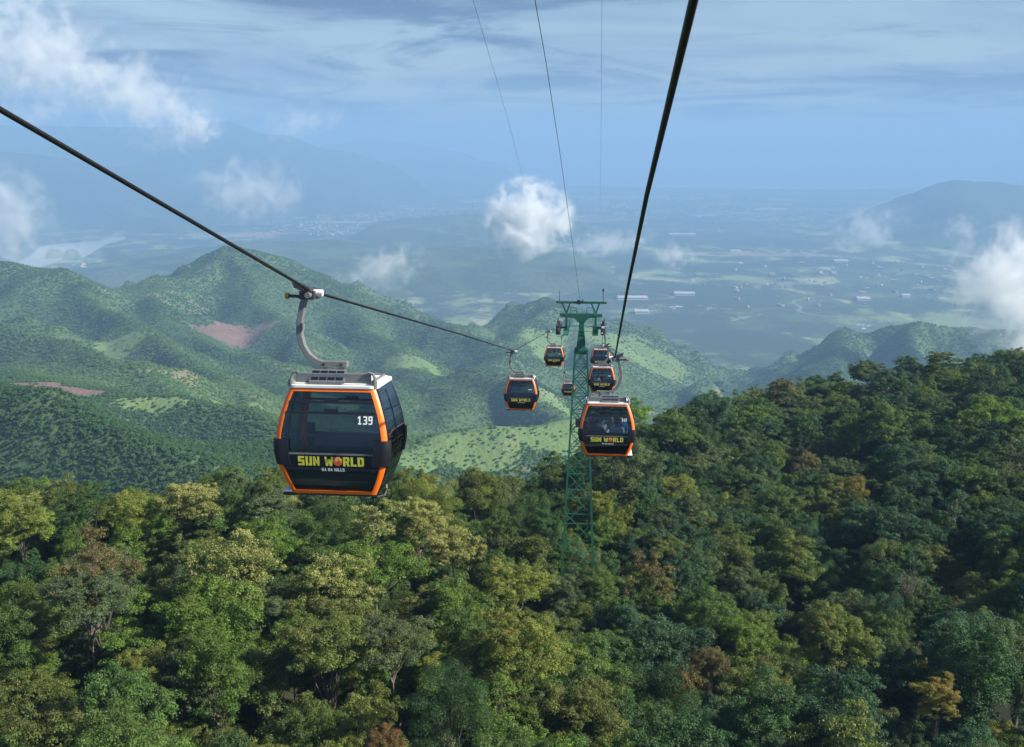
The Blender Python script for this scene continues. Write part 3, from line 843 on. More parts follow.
scatter('hill_woodland', 'woodland and plantation trees covering the middle hills', 'woodland',
        np.stack([xx, yy, zz - 0.3], 1), np.stack([np.zeros(n), np.zeros(n), r2.uniform(0, 6.28, n)], 1),
        np.stack([s, s, s * r2.uniform(.65, 1.0, n)], 1), r2.integers(0, 4, n), tint, tint * 1.3, np.zeros(n), [bush_mesh(500 + i) for i in range(4)])

# ------------------------------------------------------------------ ropeway: cables, pylon, gondolas, passengers
def simple(name, col, rough=0.5, metal=0.0, var=0.12, scale=6.0, **kw):
    t = NT(name)
    n = t.noise(t.obj(), scale, 5, 0.6)
    c = t.mix(n, C(*(max(c * (1 - var), 0) for c in col)), C(*(min(c * (1 + var), 1) for c in col)))
    b = t.bsdf(c, rough, metal)
    for k, v in kw.items(): b.inputs[k.replace('_', ' ')].default_value = v
    return t.done(b)
M_ROPE = simple('rope_steel', (0.018, 0.018, 0.02), 0.5, 0.6, 0.4, 30)
M_WIRE = simple('thin_wire', (0.03, 0.035, 0.04), 0.6, 0.3)
M_ORANGE = simple('orange_lacquer', (0.88, 0.155, 0.008), 0.4, 0.0, 0.06, 3)
M_BLACK = simple('black_rubber', (0.006, 0.007, 0.012), 0.45)
M_GLOSSBLACK = simple('black_gloss_panel', (0.004, 0.005, 0.012), 0.12)
M_ROOF = simple('white_roof_paint', (0.66, 0.67, 0.67), 0.5, 0.0, 0.10, 4)
M_GREY = simple('galvanised_steel', (0.155, 0.16, 0.165), 0.5, 0.2, 0.28, 7)
M_DARKSTEEL = simple('dark_greased_steel', (0.05, 0.05, 0.055), 0.5, 0.5, 0.3, 9)
M_BRASS = simple('brass_roller', (0.45, 0.30, 0.10), 0.4, 0.7)
M_SEAT = simple('seat_grey', (0.03, 0.035, 0.05), 0.7)
M_REDPOLE = simple('red_grab_pole', (0.70, 0.11, 0.03), 0.4)
M_CELL = simple('solar_cell', (0.008, 0.010, 0.028), 0.15)
M_YELLOW = simple('yellow_print', (0.62, 0.58, 0.06), 0.5, 0, 0.1)
M_WHITE = simple('white_print', (0.75, 0.76, 0.76), 0.5)
M_RED = simple('red_orange_print', (0.55, 0.10, 0.03), 0.5)
M_AMBER = simple('amber_print', (0.75, 0.36, 0.10), 0.5)
M_GREEN = simple('pylon_green_paint', (0.016, 0.118, 0.07), 0.55, 0.1, 0.35, 1.5)
M_LAMP = simple('lamp_lens', (0.8, 0.8, 0.78), 0.3)
def mat_glass():
    t = NT('tinted_glass')
    lw = t.n('ShaderNodeLayerWeight'); lw.inputs['Blend'].default_value = 0.28
    tr = t.n('ShaderNodeBsdfTransparent'); tr.inputs['Color'].default_value = C(0.60, 0.66, 0.71)
    gl = t.n('ShaderNodeBsdfGlossy'); gl.inputs['Roughness'].default_value = 0.03; gl.inputs['Color'].default_value = C(0.9, 0.95, 1)
    mx = t.n('ShaderNodeMixShader')
    t.l(t.math('MULTIPLY', t.math('ADD', lw.outputs['Fresnel'], 0.03), 0.7), mx.inputs[0])
    t.l(tr.outputs[0], mx.inputs[1]); t.l(gl.outputs[0], mx.inputs[2])
    return t.done(mx)
M_GLASS = mat_glass()

class MB:
    """collects shapes and links them as one mesh object"""
    def __init__(self): self.v = []; self.f = []
    def add(self, V, Fc):
        o_ = len(self.v)
        self.v += [tuple(map(float, p)) for p in V]; self.f += [tuple(int(i) + o_ for i in f) for f in Fc]
        return self
    def box(self, a, b):
        (x0, y0, z0), (x1, y1, z1) = a, b
        return self.add([(x0, y0, z0), (x1, y0, z0), (x1, y1, z0), (x0, y1, z0), (x0, y0, z1), (x1, y0, z1), (x1, y1, z1), (x0, y1, z1)],
                        [(3, 2, 1, 0), (4, 5, 6, 7), (0, 1, 5, 4), (1, 2, 6, 5), (2, 3, 7, 6), (3, 0, 4, 7)])
    def bar(self, p, q, w, h=None):
        p, q = Vector(p), Vector(q); h = h or w
        d = (q - p).normalized(); r = Vector((0, 0, 1)) if abs(d.z) < 0.95 else Vector((0, 1, 0))
        a = d.cross(r).normalized() * w / 2; b = d.cross(a).normalized() * h / 2
        V = [p - a - b, p + a - b, p + a + b, p - a + b, q - a - b, q + a - b, q + a + b, q - a + b]
        return self.add(V, [(3, 2, 1, 0), (4, 5, 6, 7), (0, 1, 5, 4), (1, 2, 6, 5), (2, 3, 7, 6), (3, 0, 4, 7)])
    def tube(self, pts, r, sides=8):
        rad = r if isinstance(r, (list, tuple)) else [r] * len(pts)
        V, Fc = tube_np(pts, rad, sides)
        n = len(pts)
        self.add(V, [tuple(f) for f in Fc] + [tuple(range(sides))[::-1], tuple(range((n - 1) * sides, n * sides))])
        return self
    def cyl(self, c, axis, r, L, sides=16):
        ax = Vector(axis).normalized() * L / 2; c = Vector(c)
        return self.tube([tuple(c - ax), tuple(c + ax)], r, sides)
    def build(self, name, mat, parent=None, smooth=False, bevel=0.0):
        me = bpy.data.meshes.new(name); me.from_pydata(self.v, [], self.f); me.update()
        if smooth:
            me.polygons.foreach_set('use_smooth', [True] * len(me.polygons)); 
            try: me.set_sharp_from_angle(angle=math.radians(40))
            except Exception: pass
        o = link_mesh(name, me, mat, parent)
        if bevel:
            bv = o.modifiers.new('bevel', 'BEVEL'); bv.width = bevel; bv.segments = 2; bv.limit_method = 'ANGLE'
        return o

# --- ropes -----------------------------------------------------------------
XV = 601.0
LDIR = Vector((P(XV, 150, 1.0)[0], 1.0, 0)).normalized()
LYAW = -math.atan2(LDIR.x, LDIR.y)
def on_line(offset, d, z):       # offset: sideways from the camera at d = 0
    if offset < 0: offset = offset + float(np.interp(d, [60, 99, 112, 146], [0, 0.2, 0.62, 0.3]))
    elif offset > 0: offset = offset + float(np.interp(d, [5, 35, 112], [-0.055, 0.08, 0.04]))
    return Vector((offset + LDIR.x / LDIR.y * d, d, z))
def zpix(u, v, d): return P(u, v, d)[2]
OFF_L, OFF_R = -5.05, 0.57
CL = [17.4, 59.0, 99.0]; CR = [35.0, 73.0, 99.0]
ZT_L, ZT_R = zpix(559, 324, 112), zpix(602, 324, 112)
ptsL = [(-60, 22.0), (-18, 9.2), (8.4, zpix(0, 99, 8.4) - CAMZ), (17.4, zpix(314, 291, 17.4) - CAMZ), (36, zpix(440, 334, 36) - CAMZ), (59.0, zpix(512, 351, 59.0) - CAMZ), (99, zpix(549, 331, 99) - CAMZ), (109.5, ZT_L - CAMZ - .05), (112, ZT_L - CAMZ),
        (114.5, ZT_L - CAMZ - .5), (146, zpix(566, 372, 146) - CAMZ), (200, zpix(572, 372, 146) - CAMZ - 26), (420, -150)]
ptsR = [(-60, 19.0), (-18, 7.6), (6.1, zpix(695, 0, 6.1) - CAMZ), (11.8, zpix(650, 195, 11.8) - CAMZ), (19.9, zpix(630, 290, 19.9) - CAMZ), (35.0, zpix(616, 357, 35.0) - CAMZ), (73, zpix(608, 345, 73) - CAMZ), (99, zpix(606, 333, 99) - CAMZ), (110, ZT_R - CAMZ - .03), (112, ZT_R - CAMZ),
        (114.5, ZT_R - CAMZ - .5), (146, zpix(602, 372, 146) - CAMZ), (200, zpix(572, 372, 146) - CAMZ - 26), (420, -150)]
def rope_z(pts_, d): return CAMZ + float(np.interp(d, [p[0] for p in pts_], [p[1] for p in pts_]))
def rope(name, label, pts_, off, r):
    ds = sorted(set([p[0] for p in pts_] + list(np.arange(-60, 60, 3.0)) + list(np.arange(60, 420, 6.0))))
    zs = [rope_z(pts_, d) for d in ds]
    zs = list(np.convolve(np.pad(zs, 2, 'edge'), [0.05, 0.2, 0.5, 0.2, 0.05], 'valid')) if False else zs
    P3 = [tuple(on_line(off, d, z)) for d, z in zip(ds, zs)]
    mb = MB().tube(P3, r, 12)
    o = mb.build(name, M_ROPE, None, True)
    return tag(o, label, 'cable', 'haul ropes of the gondola line')
rope('haul_rope', 'thick black steel rope carrying the left row of gondolas', ptsL, OFF_L, 0.027)
rope('haul_rope', 'thick black steel rope rising to the top right edge', ptsR, OFF_R, 0.029)
def wire(label, pts_, r):
    Q = [Vector(P(*p)) for p in pts_]
    d0 = (Q[0] - Q[1]); Q = [Q[0] + d0 * 0.8] + Q
    out = []
    for a, b in zip(Q[:-1], Q[1:]):
        for k in range(6): out.append(tuple(a.lerp(b, k / 6)))
    out.append(tuple(Q[-1]))
    return tag(MB().tube(out, r, 8).build('overhead_wire', M_WIRE, None, True), label, 'cable')

# --- pylon -----------------------------------------------------------------
TD = 112.0
tx = P(580, 420, TD)[0]
tz0 = float(near_ground(tx, TD)) - 0.5
ptop = zpix(580, 320, TD)
pyl = empty('pylon', (tx, TD, tz0), LYAW)
tag(pyl, 'green steel lattice cableway pylon rising from the forest', 'pylon')
def loc(v): return zpix(580, v, TD) - tz0         # height above the foot for a picture row
zlat = loc(349); ztop = loc(317)
def half_w(z): return 0.68 + (zlat - z) * (1.72 - 0.68) / (zlat - loc(545))
corners = ((-1, -1), (1, -1), (1, 1), (-1, 1))
for sx, sy in corners:
    MB().bar((sx * half_w(0), sy * half_w(0), 0), (sx * half_w(zlat), sy * half_w(zlat), zlat), 0.19).build('leg', M_GREEN, pyl)
levels = [0.0]
z = 0.0
while z < zlat - 1.2:
    z += half_w(z) * 2.0; levels.append(min(z, zlat))
if levels[-1] < zlat: levels[-1] = zlat
for a, b in zip(levels[:-1], levels[1:]):
    for i in range(4):
        (x0, y0), (x1, y1) = corners[i], corners[(i + 1) % 4]
        wa, wb = half_w(a), half_w(b)
        p00, p10 = (x0 * wa, y0 * wa, a), (x1 * wa, y1 * wa, a)
        p01, p11 = (x0 * wb, y0 * wb, b), (x1 * wb, y1 * wb, b)
        MB().bar(p00, p11, 0.085).build('brace', M_GREEN, pyl)
        if wa < 1.45: MB().bar(p10, p01, 0.08).build('brace', M_GREEN, pyl)
        MB().bar(p01, p11, 0.085).build('strut', M_GREEN, pyl)
mb = MB()
V = []; Fc = []
prof = [(zlat - 0.5, 0.64), (zlat + 0.5, 0.50), (ztop - 1.4, 0.30), (ztop, 0.28)]
for zz_, w in prof: V += [(-w, -w, zz_), (w, -w, zz_), (w, w, zz_), (-w, w, zz_)]
for k in range(3):
    for j in range(4): Fc.append((k * 4 + j, k * 4 + (j + 1) % 4, k * 4 + 4 + (j + 1) % 4, k * 4 + 4 + j))
Fc += [(3, 2, 1, 0), (12, 13, 14, 15)]
mb.add(V, Fc).build('column', M_GREEN, pyl, bevel=0.03)
for k in range(int((ztop - 2) / 0.6)):          # ladder up the uphill face
    pass
gl_ = Vector((on_line(OFF_L, TD, 0) - Vector((tx, TD, 0)))); gr_ = Vector((on_line(OFF_R, TD, 0) - Vector((tx, TD, 0))))
XL = gl_.dot(Vector((math.cos(LYAW), math.sin(LYAW), 0))); XR = gr_.dot(Vector((math.cos(LYAW), math.sin(LYAW), 0)))
ZRP = ZT_L - tz0
zarm = loc(316)
mb = MB()
V = []; Fc = []
for x, hh in ((XL + 0.1, 0.34), (-0.8, 0.5), (-0.4, 0.95), (0.4, 0.95), (0.8, 0.5), (XR - 0.1, 0.34)):
    V += [(x, -0.32, zarm + 0.3 - hh), (x, 0.32, zarm + 0.3 - hh), (x, 0.32, zarm + 0.3), (x, -0.32, zarm + 0.3)]
for k in range(5):
    for j in range(4): Fc.append((k * 4 + j, k * 4 + (j + 1) % 4, k * 4 + 4 + (j + 1) % 4, k * 4 + 4 + j))
Fc += [(3, 2, 1, 0), (20, 21, 22, 23)]
mb.add(V, Fc).build('crossarm', M_GREEN, pyl, bevel=0.02)
zg = loc(302.5)
MB().bar((XL - 0.35, 0, zg), (XR + 0.35, 0, zg), 0.20, 0.26).build('gantry_beam', M_GREEN, pyl)
for s, X0 in ((-1, XL + 0.85), (1, XR - 0.85)):
    for dx in (-0.5, 0.38):
        MB().bar((X0, 0.02 * dx, zarm + 0.28), (X0 + dx, 0.02 * dx, zg - 0.1), 0.17).build('gantry_strut', M_GREEN, pyl)
    MB().bar((X0, -0.38, zarm + 0.2), (X0, -0.38, ZRP - 0.72), 0.26, 0.14).build('hanger_plate', M_GREEN, pyl)
    # catwalk beside the sheaves
    cw = MB()
    cw.box((X0 - 0.32, -3.0, ZRP - 0.80), (X0 + 0.32, 3.0, ZRP - 0.72)); cw.build('catwalk', M_GREEN, pyl)
    rl = MB()
    for yy_ in (-3, -1.5, 1.5, 3): rl.bar((X0 - s * 0.3, yy_, ZRP - 0.73), (X0 - s * 0.3, yy_, ZRP + 0.25), 0.05)
    for hz_ in (-0.2, 0.25): rl.bar((X0 - s * 0.3, -3, ZRP + hz_), (X0 - s * 0.3, 3, ZRP + hz_), 0.05)
    rl.build('guard_rail', M_GREEN, pyl)
for hz_ in (-0.72, -0.15):
    MB().bar((XL + 0.9, -0.5, ZRP + hz_), (XR - 0.9, -0.5, ZRP + hz_), 0.06).build('tie_rod', M_GREEN, pyl)
rl = MB()
for x in (-1.25, -0.55, 0.55, 1.35): rl.bar((x, -0.3, zarm + 0.28), (x, -0.3, zarm + 1.0), 0.05)
rl.bar((-1.25, -0.3, zarm + 0.98), (-0.55, -0.3, zarm + 0.98), 0.05).bar((0.55, -0.3, zarm + 0.98), (1.35, -0.3, zarm + 0.98), 0.05)
rl.bar((-1.25, -0.3, zarm + 0.64), (-0.55, -0.3, zarm + 0.64), 0.04).bar((0.55, -0.3, zarm + 0.64), (1.35, -0.3, zarm + 0.64), 0.04)
rl.build('guard_rail', M_GREEN, pyl)
for s, X0 in ((-1, XL), (1, XR)):
    sa = MB().bar((X0 - s * 0.0, -2.6, ZRP - 0.42), (X0, 2.6, ZRP - 0.42), 0.12, 0.30)
    sa.bar((X0 - s * 0.75, 0, ZRP - 0.42), (X0 + s * 0.05, 0, ZRP - 0.42), 0.2)
    sa = sa.build('sheave_frame', M_DARKSTEEL, pyl)
    for k in range(8):
        MB().cyl((X0, -2.45 + k * 0.7, ZRP - 0.365), (1, 0, 0), 0.33, 0.18, 18).build('sheave_wheel', M_DARKSTEEL, sa, True)
    MB().box((X0 - 0.26, -2.75, ZRP - 0.78), (X0 + 0.26, 2.75, ZRP - 0.40)).build('sheave_guard', M_DARKSTEEL, sa, bevel=0.05)
    MB().box((min(X0 + s * .1, X0 + s * .24), -2.7, ZRP - 0.39), (max(X0 + s * .1, X0 + s * .24), 2.7, ZRP + 0.18)).build('sheave_guard', M_DARKSTEEL, sa)
    lamp = MB().box((X0 - 0.16, -2.9, ZRP + 0.02), (X0 + 0.16, -2.7, ZRP + 0.22)).build('rope_catcher', M_LAMP if s > 0 else M_DARKSTEEL, sa)
MB().cyl((XL + 0.05, 0, zg + 0.7), (0, 0, 1), 0.03, 1.2, 8).build('antenna', M_DARKSTEEL, pyl)
MB().cyl((XR - 0.05, 0, zg + 0.75), (0, 0, 1), 0.035, 1.4, 8).build('antenna', M_DARKSTEEL, pyl)
MB().box((XR - 0.15, -0.1, zg + 1.3), (XR + 0.05, 0.1, zg + 1.6)).build('wind_gauge', M_DARKSTEEL, pyl)
MB().box((-0.55, -0.2, zg - 0.2), (-0.15, 0.2, zg + 0.28)).build('hoist_block', M_DARKSTEEL, pyl)
MB().cyl((0.1, 0, zg + 0.2), (1, 0, 0), 0.16, 0.2, 12).build('hoist_block', M_GREEN, pyl)
cb = MB().box((-0.5, -half_w(loc(420)) - 0.25, loc(424)), (0.3, -half_w(loc(420)) - 0.02, loc(416)))
cb.build('control_box', M_DARKSTEEL, pyl)
ld = MB()
for k in range(int(ztop / 0.45)):
    zz_ = 0.3 + k * 0.45; w = half_w(zz_) + 0.12 if zz_ < zlat - .9 else 0.78
    if zz_ < zlat: pass
    ld.bar((0.1, w, zz_), (0.45, w, zz_), 0.025)
ld.build('ladder', M_GREEN, pyl)
# signal wires strung over the line
gtop = (580, 301.5, 112)
wire('thin dark signal wire running from the pylon top upward', [(535, 0, 34), (546, 62, 41), (561, 160, 58), (572, 240, 82), gtop], 0.014)
wire('faint grey wire high left of the signal wire', [(473, 0, 62), (496, 78, 85), (512, 135, 120), (526, 190, 200)], 0.011)
wire('faint grey vertical wire right of the signal wire', [(602, 0, 70), (601.5, 70, 95), (601, 140, 140), (600, 214, 260)], 0.011)

# --- gondola ---------------------------------------------------------------
CW, CD, CHT = 1.0, 0.80, 1.86            # half width, half depth, shell height
ZTOP, ZBOT = -1.62, -1.62 - 1.86
RC = 0.11
def fw(t):
    q = abs(t - 0.46) / (0.46 if t < 0.46 else 0.54)
    return 1 - 0.24 * q ** 1.75
def fdp(t):
    q = abs(t - 0.46) / (0.46 if t < 0.46 else 0.54)
    return 1 - 0.20 * q ** 1.75
def zt(t): return ZBOT + t * CHT
def surf(face, a, t, off=0.0):
    """face 0 front(-y) 1 right(+x) 2 back 3 left; a in -1..1 over the flat part"""
    hw, hd = CW * fw(t), CD * fdp(t)
    if face == 0: return (a * (hw - RC), -hd - off, zt(t))
    if face == 2: return (-a * (hw - RC), hd + off, zt(t))
    if face == 1: return (hw + off, a * (hd - RC), zt(t))
    return (-hw - off, -a * (hd - RC), zt(t))
def corner(k, th, t, off=0.0):
    """k: 0 front-left 1 front-right 2 back-right 3 back-left; th 0..1 from front/back face to side face"""
    hw, hd = CW * fw(t), CD * fdp(t)
    sx = (-1, 1, 1, -1)[k]; sy = (-1, -1, 1, 1)[k]
    an = th * math.pi / 2
    return (sx * (hw - RC + (RC + off) * math.sin(an)), sy * (hd - RC + (RC + off) * math.cos(an)), zt(t))
def shell(mb, fn, na, nt, a0, a1, t0, t1, off, thick):
    """closed slab: outer grid fn(a, t, off), inner grid fn(a, t, off - thick)"""
    A = [a0 + (a1 - a0) * i / na for i in range(na + 1)]; T = [t0 + (t1 - t0) * j / nt for j in range(nt + 1)]
    out = [fn(a, t, off) for t in T for a in A]; inn = [fn(a, t, off - thick) for t in T for a in A]
    n = len(out); w = na + 1; f = []
    for j in range(nt):
        for i in range(na):
            q = (j * w + i, j * w + i + 1, (j + 1) * w + i + 1, (j + 1) * w + i)
            f.append(q); f.append(tuple(n + x for x in q[::-1]))
    for i in range(na):
        f.append((i + 1, i, n + i, n + i + 1)); b = nt * w
        f.append((b + i, b + i + 1, n + b + i + 1, n + b + i))
    for j in range(nt):
        f.append((j * w, (j + 1) * w, n + (j + 1) * w, n + j * w)); b = na
        f.append(((j + 1) * w + b, j * w + b, n + j * w + b, n + (j + 1) * w + b))
    return mb.add(out + inn, f)
def panel(name, mat, parent, face, a0, a1, t0, t1, off=0.0, thick=0.02, nt=8, na=1):
    mb = MB(); shell(mb, lambda a, t, o_: surf(face, a, t, o_), na, nt, a0, a1, t0, t1, off, thick)
    return mb.build(name, mat, parent, True)

GLYPH = {  # heavy condensed capitals on a 4 x 6 grid (polygons)
    'S': [[(0, 6), (4, 6), (4, 4.7), (1.5, 4.7), (1.5, 3.7), (0, 3.7)], [(0, 3.75), (4, 3.75), (4, 2.4), (0, 2.4)], [(2.5, 2.45), (4, 2.45), (4, 0), (2.5, 0)], [(0, 1.3), (2.5, 1.3), (2.5, 0), (0, 0)]],
    'U': [[(0, 6), (1.5, 6), (1.5, 0), (0, 0)], [(2.5, 6), (4, 6), (4, 0), (2.5, 0)], [(1.45, 1.3), (2.55, 1.3), (2.55, 0), (1.45, 0)]],
    'N': [[(0, 6), (1.4, 6), (1.4, 0), (0, 0)], [(2.6, 6), (4, 6), (4, 0), (2.6, 0)], [(1.3, 6), (1.35, 3.6), (2.7, 0), (2.65, 2.4)]],
    'W': [[(0, 6), (1.4, 6), (2.1, 0), (0.8, 0)], [(2.0, 4.6), (3.4, 4.6), (2.2, 0), (1.0, 0)], [(2.1, 4.6), (3.5, 4.6), (4.6, 0), (3.3, 0)], [(4.1, 6), (5.5, 6), (4.7, 0), (3.4, 0)]],
    'R': [[(0, 6), (1.5, 6), (1.5, 0), (0, 0)], [(1.45, 6), (3.4, 6), (4, 5.4), (4, 4.75), (1.45, 4.75)], [(2.6, 4.8), (4, 4.8), (4, 3.4), (2.6, 3.4)], [(1.45, 3.45), (4, 3.45), (3.5, 2.3), (1.45, 2.3)], [(1.9, 2.35), (3.3, 2.35), (4.1, 0), (2.5, 0)]],
    'L': [[(0, 6), (1.5, 6), (1.5, 0), (0, 0)], [(1.45, 1.35), (3.7, 1.35), (3.7, 0), (1.45, 0)]],
    'D': [[(0, 6), (1.5, 6), (1.5, 0), (0, 0)], [(1.45, 6), (3.3, 6), (4, 5.2), (4, 4.7), (1.45, 4.7)], [(2.55, 4.75), (4, 4.75), (4, 1.3), (2.55, 1.3)], [(1.45, 1.35), (4, 1.35), (4, 0.8), (3.3, 0), (1.45, 0)]],
    'B': [[(0, 6), (1.3, 6), (1.3, 0), (0, 0)], [(1.25, 6), (3.6, 6), (3.9, 5.4), (3.7, 4.9), (1.25, 4.9)], [(1.25, 3.7), (3.8, 3.7), (3.8, 2.6), (1.25, 2.6)], [(1.25, 1.1), (4, 1.1), (3.7, 0), (1.25, 0)], [(2.7, 5), (3.8, 5), (3.7, 3.6), (2.7, 3.6)], [(2.7, 2.7), (4, 2.7), (4, 1), (2.7, 1)]],
    'A': [[(0, 0), (1.3, 0), (2.6, 6), (1.4, 6)], [(2.7, 0), (4, 0), (2.6, 6), (1.4, 6)], [(1, 2.3), (3, 2.3), (3, 1.2), (1, 1.2)]],
    'H': [[(0, 6), (1.4, 6), (1.4, 0), (0, 0)], [(2.6, 6), (4, 6), (4, 0), (2.6, 0)], [(1.35, 3.7), (2.65, 3.7), (2.65, 2.4), (1.35, 2.4)]],
    'I': [[(0, 6), (1.4, 6), (1.4, 0), (0, 0)]],
    '1': [[(1.2, 6), (2.4, 6), (2.4, 0), (1.2, 0)], [(0.2, 5), (0.2, 4.0), (1.25, 4.7), (1.25, 6)], [(0.3, 1.0), (3.4, 1.0), (3.4, 0), (0.3, 0)]],
    '2': [[(0, 6), (3.6, 6), (3.6, 5), (0, 5)], [(2.5, 5.05), (3.6, 5.05), (3.6, 3.2), (2.5, 3.6)], [(2.4, 3.8), (3.6, 3.3), (1.4, 0.9), (0, 0.9)], [(0, 1.0), (3.7, 1.0), (3.7, 0), (0, 0)]],
    '3': [[(0.2, 6), (3.3, 6), (3.6, 5.5), (3.6, 5), (0.2, 5)], [(2.5, 5.05), (3.6, 5.05), (3.6, 3.5), (2.5, 3.5)], [(1, 3.55), (3.3, 3.55), (3.3, 2.6), (1, 2.6)], [(2.5, 2.7), (3.7, 2.9), (3.7, 0.95), (2.5, 0.95)], [(0.1, 1.0), (3.7, 1.0), (3.2, 0), (0.1, 0)]],
    '9': [[(0.3, 6), (3.3, 6), (3.6, 5.5), (3.6, 5), (0, 5), (0, 5.5)], [(0, 5.05), (1.1, 5.05), (1.1, 2.9), (0, 2.9)], [(0.1, 3.6), (2.6, 3.6), (2.6, 2.6), (0.1, 2.6)], [(2.5, 5.05), (3.6, 5.05), (3.6, 0.95), (2.5, 0.95)], [(0.2, 1.0), (3.6, 1.0), (3.1, 0), (0.2, 0)]],
}
ADV = {'W': 6.0, 'I': 2.0, ' ': 2.4, 'O': 5.6, 'L': 4.3}
def text_width(s): return sum(ADV.get(c, 4.7) for c in s) - 0.6
def print_text(name, s, mat, parent, xc, t_mid, size, off=0.014, sx=1.0):
    """flat print following the front surface; size = letter height in metres"""
    k = size / 6.0; x = xc - text_width(s) * k * sx / 2; mb = MB()
    for n_, ch in enumerate(s):
        for i, poly in enumerate(GLYPH.get(ch, [])):
            V = []
            for px, py in poly:
                t = t_mid + (py - 3) * k / CHT
                V.append((x + px * k * sx, -CD * fdp(t) - off - 0.0006 * (i % 3), zt(t)))
            ar = sum(poly[j][0] * poly[(j + 1) % len(poly)][1] - poly[(j + 1) % len(poly)][0] * poly[j][1] for j in range(len(poly)))
            if ar < 0: V = V[::-1]
            mb.add(V, [tuple(range(len(V)))])
        x += ADV.get(ch, 4.7) * k * sx
    return mb.build(name, mat, parent)
def disc(name, mat, parent, xc, t_mid, r, off, a0=0, a1=2 * math.pi, r_in=0.0):
    n = 24; V = []; f = []
    for i in range(n + 1):
        a = a0 + (a1 - a0) * i / n
        for rr_ in (r_in, r):
            z_ = zt(t_mid) + rr_ * math.sin(a); t = (z_ - ZBOT) / CHT
            V.append((xc + rr_ * math.cos(a), -CD * fdp(t) - off, z_))
    for i in range(n): f.append((2 * i, 2 * i + 1, 2 * i + 3, 2 * i + 2))
    return MB().add(V, f).build(name, mat, parent)

